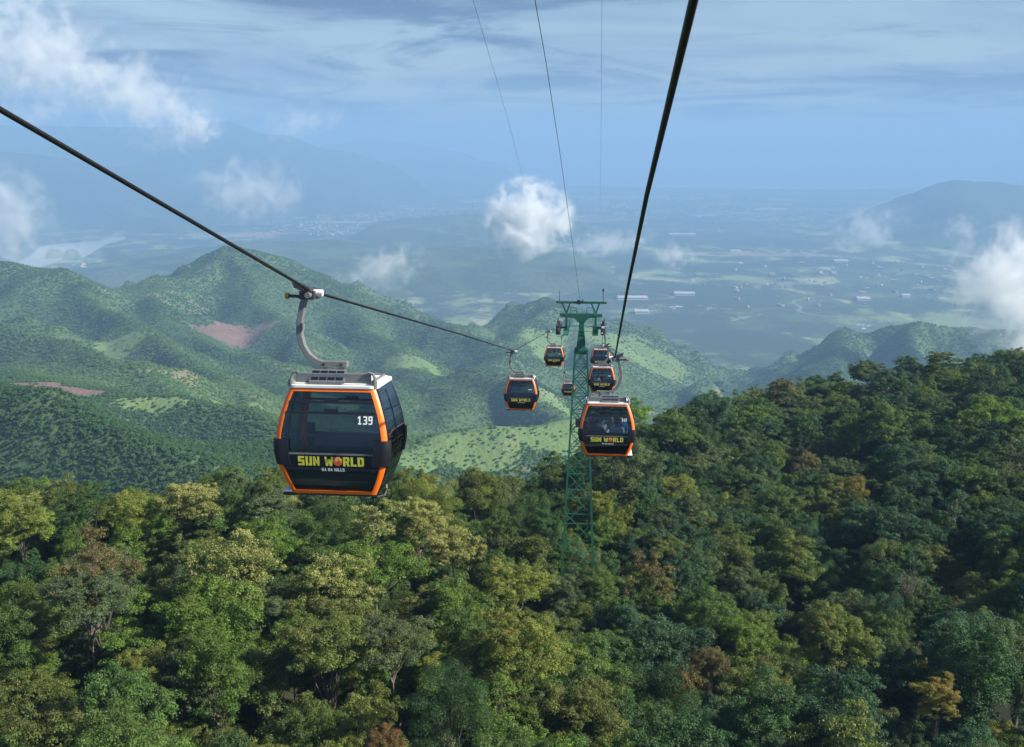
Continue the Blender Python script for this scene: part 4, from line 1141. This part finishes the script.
def make_gondola(side, number, detail=True):
    """side -1: left line (hanger bows to the left), +1: right line. Origin on the rope."""
    g = empty('gondola')
    cx = 0.52 if side < 0 else -0.24                        # cabin hangs inward of the rope
    def sh(o):
        o.location.x += cx; return o
    # shell
    for k in range(4):
        mb = MB(); shell(mb, lambda a, t, o_: corner(k, a, t, o_), 6, 16, 0.0, 0.62, 0.0, 1.0, 0.004, 0.05); 
        sh(mb.build('corner_post', M_ORANGE, g, True))
        mb = MB(); shell(mb, lambda a, t, o_: corner(k, a, t, o_), 3, 16, 0.62, 1.0, 0.0, 1.0, 0.0, 0.05)
        sh(mb.build('edge_strip', M_GLOSSBLACK, g, True))
        mb = MB(); shell(mb, lambda a, t, o_: corner(k, a, t, o_), 8, 8, 0.0, 1.0, 0.285, 0.53, 0.035, 0.03)
        fc_ = 0 if k < 2 else 2; s_ = (-1, 1, -1, 1)[k]
        shell(mb, lambda a, t, o_: surf(fc_, a, t, o_), 2, 8, *sorted((s_ * 0.83, s_ * 1.0)), 0.285, 0.53, 0.034, 0.03)
        sh(mb.build('bumper', M_BLACK, g, True))
    for face in (0, 2):
        sh(panel('frame_rail', M_ORANGE, g, face, -1.0, 1.0, 0.968, 1.0, 0.006, 0.05))
        sh(panel('frame_rail', M_ORANGE, g, face, -1.0, 1.0, 0.0, 0.032, 0.006, 0.05))
        wu = sh(panel('window', M_GLASS, g, face, -1.0, 1.0, 0.405, 0.968, -0.01, 0.008, 12))
        for tb in (0.872, 0.775):
            mb = MB(); shell(mb, lambda a, t, o_: surf(face, a, t, o_), 1, 2, -1.0, 1.0, tb - 0.011, tb + 0.011, 0.008, 0.025)
            shell(mb, lambda a, t, o_: surf(face, a, t, o_), 1, 2, -0.16, 0.16, tb + 0.011, tb + 0.036, 0.012, 0.02)
            mb.build('vent_bar', M_BLACK, wu, True)
        sh(panel('front_band' if face == 0 else 'rear_band', M_GLOSSBLACK, g, face, -1.0, 1.0, 0.265, 0.385, 0.008, 0.03))
        sh(panel('trim_strip', M_GREY, g, face, -1.0, 1.0, 0.387, 0.402, 0.004, 0.02, 2))
        sh(panel('lower_window', M_GLASS, g, face, -1.0, 1.0, 0.034, 0.240, -0.008, 0.008))
        sh(panel('trim_strip', M_SEAT, g, face, -1.0, 1.0, 0.242, 0.263, 0.002, 0.02, 2))
    for face in (1, 3):
        isdoor = (face == 3) == (side < 0)
        for a0, a1 in ((-0.98, -0.03), (0.03, 0.98)):
            w = sh(panel('door' if isdoor else 'side_window', M_GLASS, g, face, a0, a1, 0.30, 0.95, -0.004, 0.01, 10))
            sh(panel('door_skirt' if isdoor else 'side_skirt', M_GLOSSBLACK, g, face, a0, a1, 0.04, 0.285, 0.0, 0.03, 6))
            if isdoor: panel('handle', M_GREY, w, face, a1 - 0.12 if a0 < 0 else a0 + 0.04, a1 - 0.04 if a0 < 0 else a0 + 0.12, 0.5, 0.62, 0.03, 0.025, 3)
        mb = MB()
        for t0, t1 in ((0.0, 0.038), (0.287, 0.298), (0.952, 1.0)):
            shell(mb, lambda a, t, o_: surf(face, a, t, o_), 1, 3, -1.0, 1.0, t0, t1, 0.004, 0.04)
        shell(mb, lambda a, t, o_: surf(face, a, t, o_), 1, 12, -0.028, 0.028, 0.04, 0.95, 0.003, 0.03)
        sh(mb.build('side_frame', M_GLOSSBLACK, g, True))
    # floor and roof
    def slab(mb, t, z0, z1, grow=0.0):
        ring = []
        for k, rev in ((0, True), (1, False), (2, True), (3, False)):
            ths = [i / 5 for i in range(6)]
            if rev: ths = ths[::-1]
            ring += [corner(k, th, t, grow)[:2] for th in ths]
        n = len(ring)
        mb.add([(x, y, z0) for x, y in ring] + [(x, y, z1) for x, y in ring],
               [tuple(range(n))[::-1], tuple(range(n, 2 * n))] + [(i, (i + 1) % n, n + (i + 1) % n, n + i) for i in range(n)])
        return mb
    sh(slab(MB(), 0.0, ZBOT - 0.035, ZBOT + 0.03, -0.01).build('floor', M_BLACK, g))
    rf = sh(slab(slab(MB(), 1.0, ZTOP - 0.01, ZTOP + 0.05, 0.03), 1.0, ZTOP + 0.051, ZTOP + 0.075, -0.05).build('roof', M_ROOF, g, bevel=0.012))
    hw1, hd1 = CW * fw(1), CD * fdp(1)
    zr = ZTOP + 0.074
    for sy in (-1, 1):
        MB().box((-hw1 + 0.10, sy * (hd1 - 0.10) - 0.02, zr), (hw1 - 0.10, sy * (hd1 - 0.10) + 0.02, zr + (0.165 if sy < 0 else 0.035))).build('roof_rail', M_GREY, rf, bevel=0.008)
        for sx in (-1, 1):
            if sy > 0: continue
            xx_ = sx * (hw1 - 0.03); yy_ = sy * (hd1 - 0.06)
            MB().tube([(xx_, yy_, zr - 0.06), (xx_, yy_, zr + 0.10), (xx_ - sx * 0.03, yy_, zr + 0.17), (xx_ - sx * 0.12, yy_, zr + 0.19)], 0.026, 8).build('roof_hook', M_GREY, rf, True)
            MB().cyl((xx_, yy_ + sy * 0.02, zr + 0.0), (0, 0, 1), 0.05, 0.13, 10).build('corner_buffer', M_GREY, rf, True)
    for sx in (-1, 1):
        MB().box((sx * (hw1 - 0.10) - 0.02, -hd1 + 0.13, zr), (sx * (hw1 - 0.10) + 0.02, hd1 - 0.13, zr + 0.035)).build('roof_rail', M_GREY, rf, bevel=0.008)
    sp_ = MB()
    xs0 = side * 0.10
    yb, zb = -hd1 + 0.02, zr + 0.03; yt_, ztp = -hd1 + 0.20, zr + 0.22
    sp_.add([(xs0 - .31, yb, zb), (xs0 + .31, yb, zb), (xs0 + .31, yt_, ztp), (xs0 - .31, yt_, ztp), (xs0 - .31, yb, zb - .03), (xs0 + .31, yb, zb - .03), (xs0 + .31, yt_, ztp - .03), (xs0 - .31, yt_, ztp - .03)],
            [(0, 1, 2, 3), (7, 6, 5, 4), (0, 4, 5, 1), (1, 5, 6, 2), (2, 6, 7, 3), (3, 7, 4, 0)])
    spo = sp_.build('solar_panel', M_GREY, rf)
    for q in range(4):
        x0 = xs0 - 0.285 + q * 0.144; c = []
        for (xx_, f_) in ((x0, .12), (x0 + .128, .12), (x0 + .128, .88), (x0, .88)):
            c.append((xx_, yb + (yt_ - yb) * f_ - 0.004, zb + (ztp - zb) * f_ + 0.004))
        MB().add(c, [(0, 1, 2, 3)]).build('solar_cell', M_CELL, spo)
    # benches and grab pole inside
    for sy in (-1, 1):
        b = MB(); b.box((-0.70, min(sy * 0.26, sy * 0.64), ZBOT + 0.38), (0.70, max(sy * 0.26, sy * 0.64), ZBOT + 0.46)); b.box((-0.70, min(sy * 0.64, sy * 0.69), ZBOT + 0.40), (0.70, max(sy * 0.64, sy * 0.69), ZBOT + 0.84))
        b.box((-0.66, min(sy * 0.64, sy * 0.60), ZBOT + 0.03), (0.66, max(sy * 0.64, sy * 0.60), ZBOT + 0.38))
        sh(b.build('bench', M_SEAT, g, bevel=0.02))
    sh(MB().tube([(-0.60, -0.22, ZBOT + .03), (-0.68, -0.24, ZBOT + .9), (-0.58, -0.22, ZTOP - .02)], 0.035, 8).build('grab_pole', M_REDPOLE, g, True))
    # step / rack at the outer bottom edge, bent rail on the inner side
    xo = side * (CW * fw(0.0))
    st = sh(MB().box((min(xo - side * 0.10, xo + side * 0.16), -0.60, ZBOT - 0.06), (max(xo - side * 0.10, xo + side * 0.16), 0.60, ZBOT + 0.0)).build('door_step', M_BLACK, g, bevel=0.02))
    MB().box((min(xo - side * 0.02, xo + side * 0.15), -0.62, ZBOT + 0.004), (max(xo - side * 0.02, xo + side * 0.15), 0.58, ZBOT + 0.045)).build('step_tread', M_ROOF, st, bevel=0.015)
    xi = -xo
    sh(MB().tube([(xi, -0.58, ZBOT - 0.05), (xi - side * 0.13, -0.58, ZBOT - 0.01), (xi - side * 0.15, -0.56, ZBOT + 0.10), (xi - side * 0.13, -0.46, ZBOT + 0.14)], 0.02, 8).build('guide_rail', M_GREY, g, True))
    # hanger
    s = side
    path = [(s * 0.10, 0, -0.10), (s * 0.15, 0, -0.22), (s * 0.22, 0, -0.58), (s * 0.215, 0, -0.80), (s * 0.17, 0, -0.98), (s * 0.07, 0, -1.14), (-s * 0.06, 0, -1.24), (-s * 0.20, 0, -1.285), (-s * 0.64, 0, -1.285)]
    V = []; Fc = []
    pv_ = [Vector(p) for p in path]
    for i, p in enumerate(pv_):
        tgt = (pv_[min(i + 1, len(pv_) - 1)] - pv_[max(i - 1, 0)]).normalized()
        nn = Vector((tgt.z, 0, -tgt.x)); hx = 0.052 if i else 0.042
        V += [p + nn * hx + Vector((0, -0.07, 0)), p + nn * hx + Vector((0, 0.07, 0)), p - nn * hx + Vector((0, 0.07, 0)), p - nn * hx + Vector((0, -0.07, 0))]
    n = len(path)
    for i in range(n - 1):
        for j in range(4): Fc.append((i * 4 + j, i * 4 + (j + 1) % 4, i * 4 + 4 + (j + 1) % 4, i * 4 + 4 + j))
    Fc += [(3, 2, 1, 0), tuple(range(n * 4 - 4, n * 4))]
    hg = MB().add(V, Fc).build('hanger', M_GREY, g, bevel=0.012)
    zs_ = ZTOP + 0.07
    for x_ in (-0.22, -0.54):
        MB().bar((s * x_, 0, -1.33), (s * x_, 0, zs_), 0.07).build('hanger_strut', M_GREY, hg)
        MB().cyl((s * x_, -0.09, -1.285), (0, 1, 0), 0.028, 0.06, 8).build('bolt', M_DARKSTEEL, hg)
    MB().bar((s * -0.24, -0.03, zs_ + 0.02), (s * -0.52, -0.03, -1.34), 0.03).build('damper', M_GREY, hg)
    MB().cyl((s * 0.14, -0.08, -0.62), (0, 0, 1), 0.03, 0.12, 8).build('lock_pin', M_GREY, hg)
    gp = MB()
    gp.box((min(-s * .10, s * .16), -0.20, -0.14), (max(-s * .10, s * .16), 0.20, 0.01))
    gp.cyl((0.0, 0, 0.0), (0, 1, 0), 0.062, 0.46, 12)
    gp = gp.build('grip', M_DARKSTEEL, g, True)
    MB().bar((s * 0.10, -0.05, -0.10), (s * 0.40, -0.05, -0.085), 0.055).build('lever', M_DARKSTEEL, gp)
    MB().cyl((s * 0.42, -0.05, -0.085), (1, 0, 0), 0.055, 0.06, 12).build('guide_roller', M_BRASS, gp, True)
    MB().add([(s * 0.30, -.16, .16), (s * 0.04, -.16, .05), (s * 0.04, -.16, -.03), (s * 0.26, -.16, .06), (s * 0.30, .16, .16), (s * 0.04, .16, .05), (s * 0.04, .16, -.03), (s * 0.26, .16, .06)],
             [(0, 1, 2, 3), (7, 6, 5, 4), (0, 4, 5, 1), (1, 5, 6, 2), (2, 6, 7, 3), (3, 7, 4, 0)]).build('rope_guide', M_DARKSTEEL, gp)
    MB().cyl((-s * 0.13, -0.02, -0.03), (1, 0, 0), 0.06, 0.16, 12).build('spring_cap', M_ROOF, gp, True)
    MB().cyl((-s * 0.02, -0.26, -0.06), (0, 1, 0), 0.05, 0.14, 12).build('spring_cap', M_GREY, gp, True)
    # print
    word = 'SUN WORLD'
    size = 0.165; k = size / 6; sxx = 1.02
    sh(print_text('lettering', word, M_YELLOW, g, 0.0, 0.328, size, 0.013, sxx))
    xo_ = -text_width(word) * k * sxx / 2 + sum(ADV.get(c, 4.7) for c in 'SUN W') * k * sxx + 2.35 * k * sxx
    sh(disc('emblem', M_RED, g, xo_, 0.330, 0.083, 0.0135))
    sh(disc('emblem', M_AMBER, g, xo_ + 0.012, 0.340, 0.060, 0.0145, math.radians(-40), math.radians(215), 0.012))
    sh(print_text('lettering', 'BA NA HILLS', M_WHITE, g, 0.03, 0.247, 0.056, 0.012, 1.0))
    if number: sh(print_text('cabin_number', number, M_WHITE, g, 0.60, 0.715, 0.14 if number == '139' else 0.095, 0.004, 0.85))
    else:
        mb = MB()
        for i in range(3): mb.add([(0.46 + i * .07, -CD * fdp(.675) - .006, zt(.655)), (0.50 + i * .07, -CD * fdp(.675) - .006, zt(.655)), (0.50 + i * .07, -CD * fdp(.675) - .006, zt(.695)), (0.46 + i * .07, -CD * fdp(.675) - .006, zt(.695))], [(0, 1, 2, 3)])
        sh(mb.build('cabin_number', M_WHITE, g))
    return g
GROUP = 'gondolas hanging on the two ropes'
def put(g, off, pts_, d, label):
    z_ = rope_z(pts_, d)
    g.location = on_line(off, d, z_); g.rotation_euler = (math.radians(-5.0), 0, LYAW)
    tag(g, label, 'gondola', GROUP)
    return g
g139 = put(make_gondola(-1, '139'), OFF_L, ptsL, 17.4, 'large orange and black gondola numbered 139 on the left rope')
gl = make_gondola(-1, None)
put(gl, OFF_L, ptsL, CL[1], 'orange-framed gondola left of the pylon, second on the left rope')
put(copy_tree(gl), OFF_L, ptsL, CL[2], 'small gondola close to the left arm of the pylon')
put(copy_tree(gl), OFF_L, ptsL, 146.0, 'tiniest gondola, below the left pylon arm beyond the pylon')
gr112 = put(make_gondola(1, '112'), OFF_R, ptsR, CR[0], 'gondola full of passengers in front of the pylon, nearest on right rope')
gr = make_gondola(1, None)
put(gr, OFF_R, ptsR, CR[1], 'smaller gondola right above the passenger-filled one')
put(copy_tree(gr), OFF_R, ptsR, CR[2], 'farthest gondola on the right rope, half hidden by the one before it')

# --- passengers --------------------------------------------------------------
M_SKIN = simple('skin', (0.42, 0.26, 0.18), 0.6)
M_HAIR = simple('hair', (0.012, 0.010, 0.009), 0.6)
M_TROU = simple('trousers', (0.02, 0.025, 0.04), 0.8)
def seated_person():
    """one continuous seated body; origin at the seat under the pelvis, facing +y"""
    vs = [(0, 0, 0.10), (0, -0.02, 0.30), (0, -0.03, 0.48), (0, 0.0, 0.60), (0, 0.02, 0.70), (0, 0.03, 0.80)]
    rad = [(0.15, 0.12), (0.135, 0.10), (0.16, 0.105), (0.055, 0.055), (0.075, 0.09), (0.07, 0.085)]
    ed = [(0, 1), (1, 2), (2, 3), (3, 4), (4, 5)]
    def chain(start, pts_, rs):
        prev = start
        for p, r_ in zip(pts_, rs):
            vs.append(p); rad.append((r_, r_)); ed.append((prev, len(vs) - 1)); prev = len(vs) - 1
        return prev
    for s in (-1, 1):
        chain(0, [(s * 0.10, 0.08, 0.09), (s * 0.12, 0.42, 0.09), (s * 0.12, 0.44, -0.14), (s * 0.12, 0.43, -0.36), (s * 0.12, 0.54, -0.39)], [0.095, 0.068, 0.058, 0.042, 0.04])
        w = chain(2, [(s * 0.19, -0.03, 0.50), (s * 0.23, 0.04, 0.26), (s * 0.16, 0.26, 0.20), (s * 0.12, 0.33, 0.19)], [0.062, 0.045, 0.036, 0.032])
        for q in range(4):
            chain(w, [(s * (0.09 + q * 0.016), 0.37, 0.19), (s * (0.09 + q * 0.016), 0.41 - 0.006 * abs(q - 1.5), 0.172)], [0.009, 0.008])
        chain(w, [(s * 0.085, 0.335, 0.195), (s * 0.07, 0.36, 0.185)], [0.010, 0.009])
    n_ = len(vs); vs.append((0, 0.125, 0.735)); rad.append((0.016, 0.016)); ed.append((4, n_))     # nose
    me = bpy.data.meshes.new('body'); me.from_pydata(vs, ed, []); me.update()
    ob = bpy.data.objects.new('body', me); COL.objects.link(ob)
    ob.modifiers.new('skin', 'SKIN'); ob.modifiers.new('sub', 'SUBSURF').render_levels = 1
    ob.modifiers['sub'].levels = 1
    sv = me.skin_vertices[0].data
    for i, r_ in enumerate(rad): sv[i].radius = r_
    sv[0].use_root = True
    dg = bpy.context.evaluated_depsgraph_get()
    m2 = bpy.data.meshes.new_from_object(ob.evaluated_get(dg))
    bpy.data.objects.remove(ob)
    return m2
_body = seated_person()
def person(loc_, rz, shirt, label):
    p = empty('person', loc_, rz)
    tag(p, label, 'person', 'passengers inside the gondolas')
    me = _body.copy(); me.materials.clear()
    for m in (shirt, M_SKIN, M_TROU): me.materials.append(m)
    for f in me.polygons:
        c = f.center
        f.material_index = 1 if (c.z > 0.585 or (c.y > 0.24 and 0.12 < c.z < 0.26 and abs(c.x) < 0.19)) else (2 if c.z < 0.14 else 0)
        f.use_smooth = True
    link_mesh('body', me, None, p)
    h = bpy.data.meshes.new('hair'); bm = bmesh.new(); bmesh.ops.create_icosphere(bm, subdivisions=3, radius=1.0)
    bmesh.ops.delete(bm, geom=[v for v in bm.verts if v.co.y > 0.35 and v.co.z < 0.45 or v.co.z < -0.6], context='VERTS')
    for v in bm.verts: v.co = Vector((v.co.x * 0.092, v.co.y * 0.115 + 0.01, v.co.z * 0.10 + 0.79))
    bm.to_mesh(h); bm.free(); h.polygons.foreach_set('use_smooth', [True] * len(h.polygons))
    link_mesh('hair', h, M_HAIR, p)
    return p
SH = {'white': (0.62, 0.62, 0.62), 'grey': (0.25, 0.26, 0.28), 'black': (0.02, 0.02, 0.025), 'red': (0.35, 0.05, 0.04), 'blue': (0.05, 0.12, 0.28)}
SHM = {k: simple('shirt_' + k, v, 0.85) for k, v in SH.items()}
def seat_people(g, side, plan):
    for lx, row, sh_, lab in plan:
        m = Matrix.Translation(g.location) @ Matrix.Rotation(LYAW, 4, 'Z') @ Matrix.Rotation(math.radians(-5.0), 4, 'X')
        ly = -0.48 if row == 0 else 0.48
        w_ = m @ Vector((lx - 0.24, ly, ZBOT + 0.46))
        person(w_, LYAW + (0 if row == 0 else math.pi), SHM[sh_], lab)
seat_people(gr112, 1, [(-0.52, 1, 'red', 'passenger in red seated at the left of the passenger-filled gondola'), (-0.17, 1, 'white', 'passenger in white facing us, left of the middle of the nearest right gondola'),
                       (0.17, 1, 'grey', 'passenger in grey facing us, right of the middle of the nearest right gondola'), (0.52, 1, 'blue', 'passenger in blue facing us at the right of the nearest right gondola'),
                       (-0.34, 0, 'black', 'passenger in black seen from behind, left in the nearest right gondola'), (0.36, 0, 'white', 'passenger in white seen from behind, right in the nearest right gondola')])
seat_people(gr, 1, [(-0.3, 1, 'white', 'passenger in white facing us inside the second right gondola'), (0.05, 1, 'black', 'passenger in black facing us inside the second right gondola')])

# ------------------------------------------------------------------ far buildings and a boulder
M_TINROOF = simple('white_metal_roof', (0.42, 0.43, 0.44), 0.55, 0.1, 0.25, 0.02)
M_REDROOF = simple('red_metal_roof', (0.35, 0.13, 0.09), 0.6, 0.0, 0.1, 0.05)
M_WALL = simple('pale_wall', (0.5, 0.5, 0.48), 0.8, 0, 0.1, 0.05)
M_PANE = simple('dark_panes', (0.03, 0.04, 0.06), 0.2)
def warehouse(u, v, wpx, label, depth=55, hh=11, red=False):
    x, y = coast(u, v); w = wpx * y / F
    b = empty('warehouse', (x, y, 0.0))
    tag(b, label, 'warehouse', 'long sheds on the plain')
    MB().box((-w / 2, -depth / 2, 0), (w / 2, depth / 2, hh)).build('wall', M_WALL, b)
    V = [(-w / 2 - 1, -depth / 2 - 1.5, hh), (w / 2 + 1, -depth / 2 - 1.5, hh), (w / 2 + 1, depth / 2 + 1.5, hh), (-w / 2 - 1, depth / 2 + 1.5, hh), (-w / 2 - 1, 0, hh + 6), (w / 2 + 1, 0, hh + 6)]
    MB().add(V, [(0, 1, 5, 4), (2, 3, 4, 5), (1, 2, 5), (3, 0, 4), (3, 2, 1, 0)]).build('roof', M_REDROOF if red else M_TINROOF, b)
    return b
for a in [(632, 299, 30, 'long white-roofed shed right of the pylon head', 70), (684, 295, 20, 'white-roofed shed farther right of the pylon head', 50), (641, 313, 14, 'small white-roofed shed below the long shed'),
          (862, 300, 13, 'lone white-roofed shed on the right plain', 60), (682, 235, 26, 'long pale shed beneath the little cloud scrap', 120), (780, 200, 22, 'pale shed row near the right coast', 160), (770, 210, 30, 'long pale roofs just below the right coast', 140),
          (206, 215, 16, 'white-roofed shed above the ridge at left', 120), (346, 181, 22, 'pale shed near the headland', 180), (330, 208, 9, 'small white works building left of centre', 90), (470, 202, 16, 'pale shed near the river mouth', 130),
          (905, 297, 8, 'tiny pale roof right of the lone white shed', 40), (735, 252, 10, 'tiny white roof in the middle plain', 60), (840, 262, 14, 'pale roof below the right mountain foot', 60)]:
    warehouse(*a)
def block(u, v, wpx, hpx, label):
    x, y = coast(u, v); w = wpx * y / F; h = hpx * y / F
    b = empty('tower_block', (x, y, 0)); tag(b, label, 'building', 'tower blocks on the coast')
    MB().box((-w / 2, -w / 3, 0), (w / 2, w / 3, h)).build('wall', M_WALL, b)
    MB().box((-w / 2 - 2, -w / 3 - 2, h), (w / 2 + 2, w / 3 + 2, h + 4)).build('roof', M_WALL, b)
    nf = 5
    for i in range(nf): MB().box((-w / 2 * .9, -w / 3 - 0.6, h * (i + .25) / nf), (w / 2 * .9, -w / 3 - 0.1, h * (i + .75) / nf)).build('window', M_PANE, b)
block(619, 186.5, 3.2, 6.0, 'tallest tower block on the coast skyline'); block(625, 186.5, 2.2, 3.2, 'low block right of the tallest coast tower')
block(655, 187.5, 1.8, 2.6, 'small lone block on the coast right of the tall one'); block(597, 186.5, 2.0, 2.2, 'small block on the coast left of the tall one')
for i in range(6):
    block(338 + i * 4.2, 205, 1.3, 3.6, ['first', 'second', 'third', 'fourth', 'fifth', 'sixth'][i] + ' from left of six pale blocks on the left plain')
# scattered houses of the towns, too many and too small to count
V = []; Fc = []; k = 0
r4 = np.random.default_rng(8)
for (u, v, su, sv, n) in ((400, 215, 90, 8, 260), (330, 228, 70, 8, 160), (560, 205, 120, 6, 260), (760, 215, 150, 10, 200), (820, 285, 120, 22, 45), (360, 262, 60, 5, 120), (130, 268, 60, 5, 120), (700, 198, 160, 4, 260), (480, 262, 70, 10, 110), (930, 275, 90, 15, 25)):
    for _ in range(n):
        uu, vv = r4.normal(u, su * .5), r4.normal(v, sv * .5)
        if vv < 192 or vv > 320: continue
        x, y = coast(uu, vv); s_ = r4.uniform(4, 9); L_ = s_ * r4.uniform(1, 2.6); h = r4.uniform(5, 9); an = r4.uniform(0, 3.14)
        ca, sa = math.cos(an), math.sin(an)
        pts_ = [(-L_, -s_, 0), (L_, -s_, 0), (L_, s_, 0), (-L_, s_, 0), (-L_, -s_, h), (L_, -s_, h), (L_, s_, h), (-L_, s_, h), (-L_, 0, h + 4), (L_, 0, h + 4)]
        V += [(x + a * ca - b * sa, y + a * sa + b * ca, c) for a, b, c in pts_]
        Fc += [tuple(k + i for i in f) for f in ((0, 1, 5, 4), (1, 2, 6, 9, 5), (2, 3, 7, 6), (3, 0, 4, 8, 7), (4, 5, 9, 8), (6, 7, 8, 9))]
        k += 10
o = MB().add(V, Fc).build('town', simple('weathered_roofs', (0.30, 0.27, 0.25), 0.8, 0.0, 0.3, 0.002))
tag(o, 'scattered pale houses of towns across the plain', 'town', kind='stuff')

# ------------------------------------------------------------------ clouds: real volumes of droplets
_ico = bpy.data.meshes.new('cloud')
bm = bmesh.new(); bmesh.ops.create_icosphere(bm, subdivisions=3, radius=1.0); bm.to_mesh(_ico); bm.free()
def cloud(label, u, v, d, w, h, depth, tilt, dens, scale, thr, seed, detail=5):
    """centre pixel, distance, width and height in pixels, depth in metres"""
    m_px = d / F
    t = NT('cloud_droplets')
    oc = t.obj()
    ln = t.n('ShaderNodeVectorMath', operation='LENGTH'); t.l(oc, ln.inputs[0])
    asp = (w / h) ** 0.5
    ns = t.noise(t.mapping(oc, (asp, 1.2, 1 / asp), (seed * 3.7, seed * 1.3, seed * 0.7)), scale * 1.35, detail + 2, 0.66, 0.5)
    edge = t.math('MULTIPLY', t.math('SUBTRACT', 1.0, ln.outputs['Value']), 0.42)
    val = t.math('ADD', t.math('ADD', t.math('MULTIPLY', ns, 1.7), -0.35), edge)
    val = t.math('SUBTRACT', val, thr)
    den = t.math('MULTIPLY', t.ss(val, 0.0, 0.34), dens)
    fade = t.ss(ln.outputs['Value'], 0.72, 0.98, 1.0, 0.0)
    pv = t.n('ShaderNodeVolumePrincipled')
    pv.inputs['Color'].default_value = (1.0, 1.0, 1.0, 1)
    t.l(t.math('MULTIPLY', den, fade), pv.inputs['Density'])
    pv.inputs['Anisotropy'].default_value = 0.0
    t.l(pv.outputs[0], t.out.inputs['Volume'])
    t.m.cycles.volume_step_rate = 0.6
    o = bpy.data.objects.new('cloud', _ico.copy()); COL.objects.link(o)
    o.data.materials.append(t.m)
    o.location = P(u, v, d)
    o.scale = (w * m_px / 2, depth / 2, h * m_px / 2)
    o.rotation_euler = (0, math.radians(tilt), 0)
    tag(o, label, 'cloud', 'clouds over the plain')
    return o
cloud('bright white cloud puff above the pylon', 526, 219, 4000, 110, 95, 380, 0, 0.050, 1.7, 0.61, 1)
cloud('thin tilted cloud wisp left of centre above the hills', 378, 272, 3600, 130, 60, 260, -22, 0.009, 2.1, 0.64, 2)
cloud('soft ragged cloud over the far-left plain', 248, 190, 5200, 150, 85, 500, 0, 0.005, 2.0, 0.64, 3)
cloud('large white cloud bank at the right edge', 1018, 288, 2300, 170, 170, 380, -30, 0.020, 1.9, 0.62, 4)
cloud('white cloud drifting over the lake at the left edge', 6, 218, 4200, 110, 130, 420, 20, 0.006, 1.7, 0.60, 5)
cloud('low mist patch spread over the lake', 45, 256, 4300, 170, 40, 500, 0, 0.002, 1.6, 0.62, 6)
cloud('flat faint cloud veil right of the bright puff', 606, 243, 5200, 130, 34, 500, -6, 0.0045, 1.8, 0.62, 7)
cloud('little cloud scrap between the main cable and the right mountain', 674, 255, 4800, 60, 42, 260, 0, 0.008, 1.7, 0.64, 8)
cloud('pale cloud wisp at the foot of the right mountain', 868, 228, 5600, 110, 56, 420, -18, 0.005, 1.9, 0.64, 9)
cloud('tiny cloud tuft before the right mountain', 962, 228, 5600, 46, 36, 260, 0, 0.006, 1.7, 0.64, 10)
cloud('towering cumulus at the upper left corner', 30, 55, 3000, 190, 170, 420, 28, 0.010, 2.6, 0.66, 11, 6)
cloud('long cumulus tail trailing down from the upper left', 135, 95, 3100, 230, 110, 380, 28, 0.009, 2.7, 0.68, 12, 6)
cloud('small bright cumulus tip above the far mountain', 196, 124, 3100, 66, 52, 200, 20, 0.010, 1.8, 0.62, 13)
cloud('faint small cloud pair over the far headland', 300, 122, 3400, 120, 50, 300, -15, 0.004, 2.2, 0.68, 14)

# ------------------------------------------------------------------ haze: one closed box round everything
HZ_TOP = CAMZ + 590
me = bpy.data.meshes.new('haze')
bm = bmesh.new()
bmesh.ops.create_cube(bm, size=1.0)
bm.to_mesh(me); bm.free()
t = NT('haze_air')
pv = t.n('ShaderNodeVolumePrincipled')
pv.inputs['Color'].default_value = (0.28, 0.475, 0.755, 1)
pv.inputs['Density'].default_value = HAZE_D
pv.inputs['Anisotropy'].default_value = 0.0
t.l(pv.outputs[0], t.out.inputs['Volume'])
try: t.m.cycles.homogeneous_volume = True
except Exception: pass
o = link_mesh('haze', me, t.m)
o.scale = (2 * BIG + 4000, BIG + 8000 + 4000, HZ_TOP + 41)
o.location = (0, (BIG - 8000) / 2, (HZ_TOP - 41) / 2)
tag(o, 'pale blue haze filling the air over the plain', 'haze', kind='stuff')
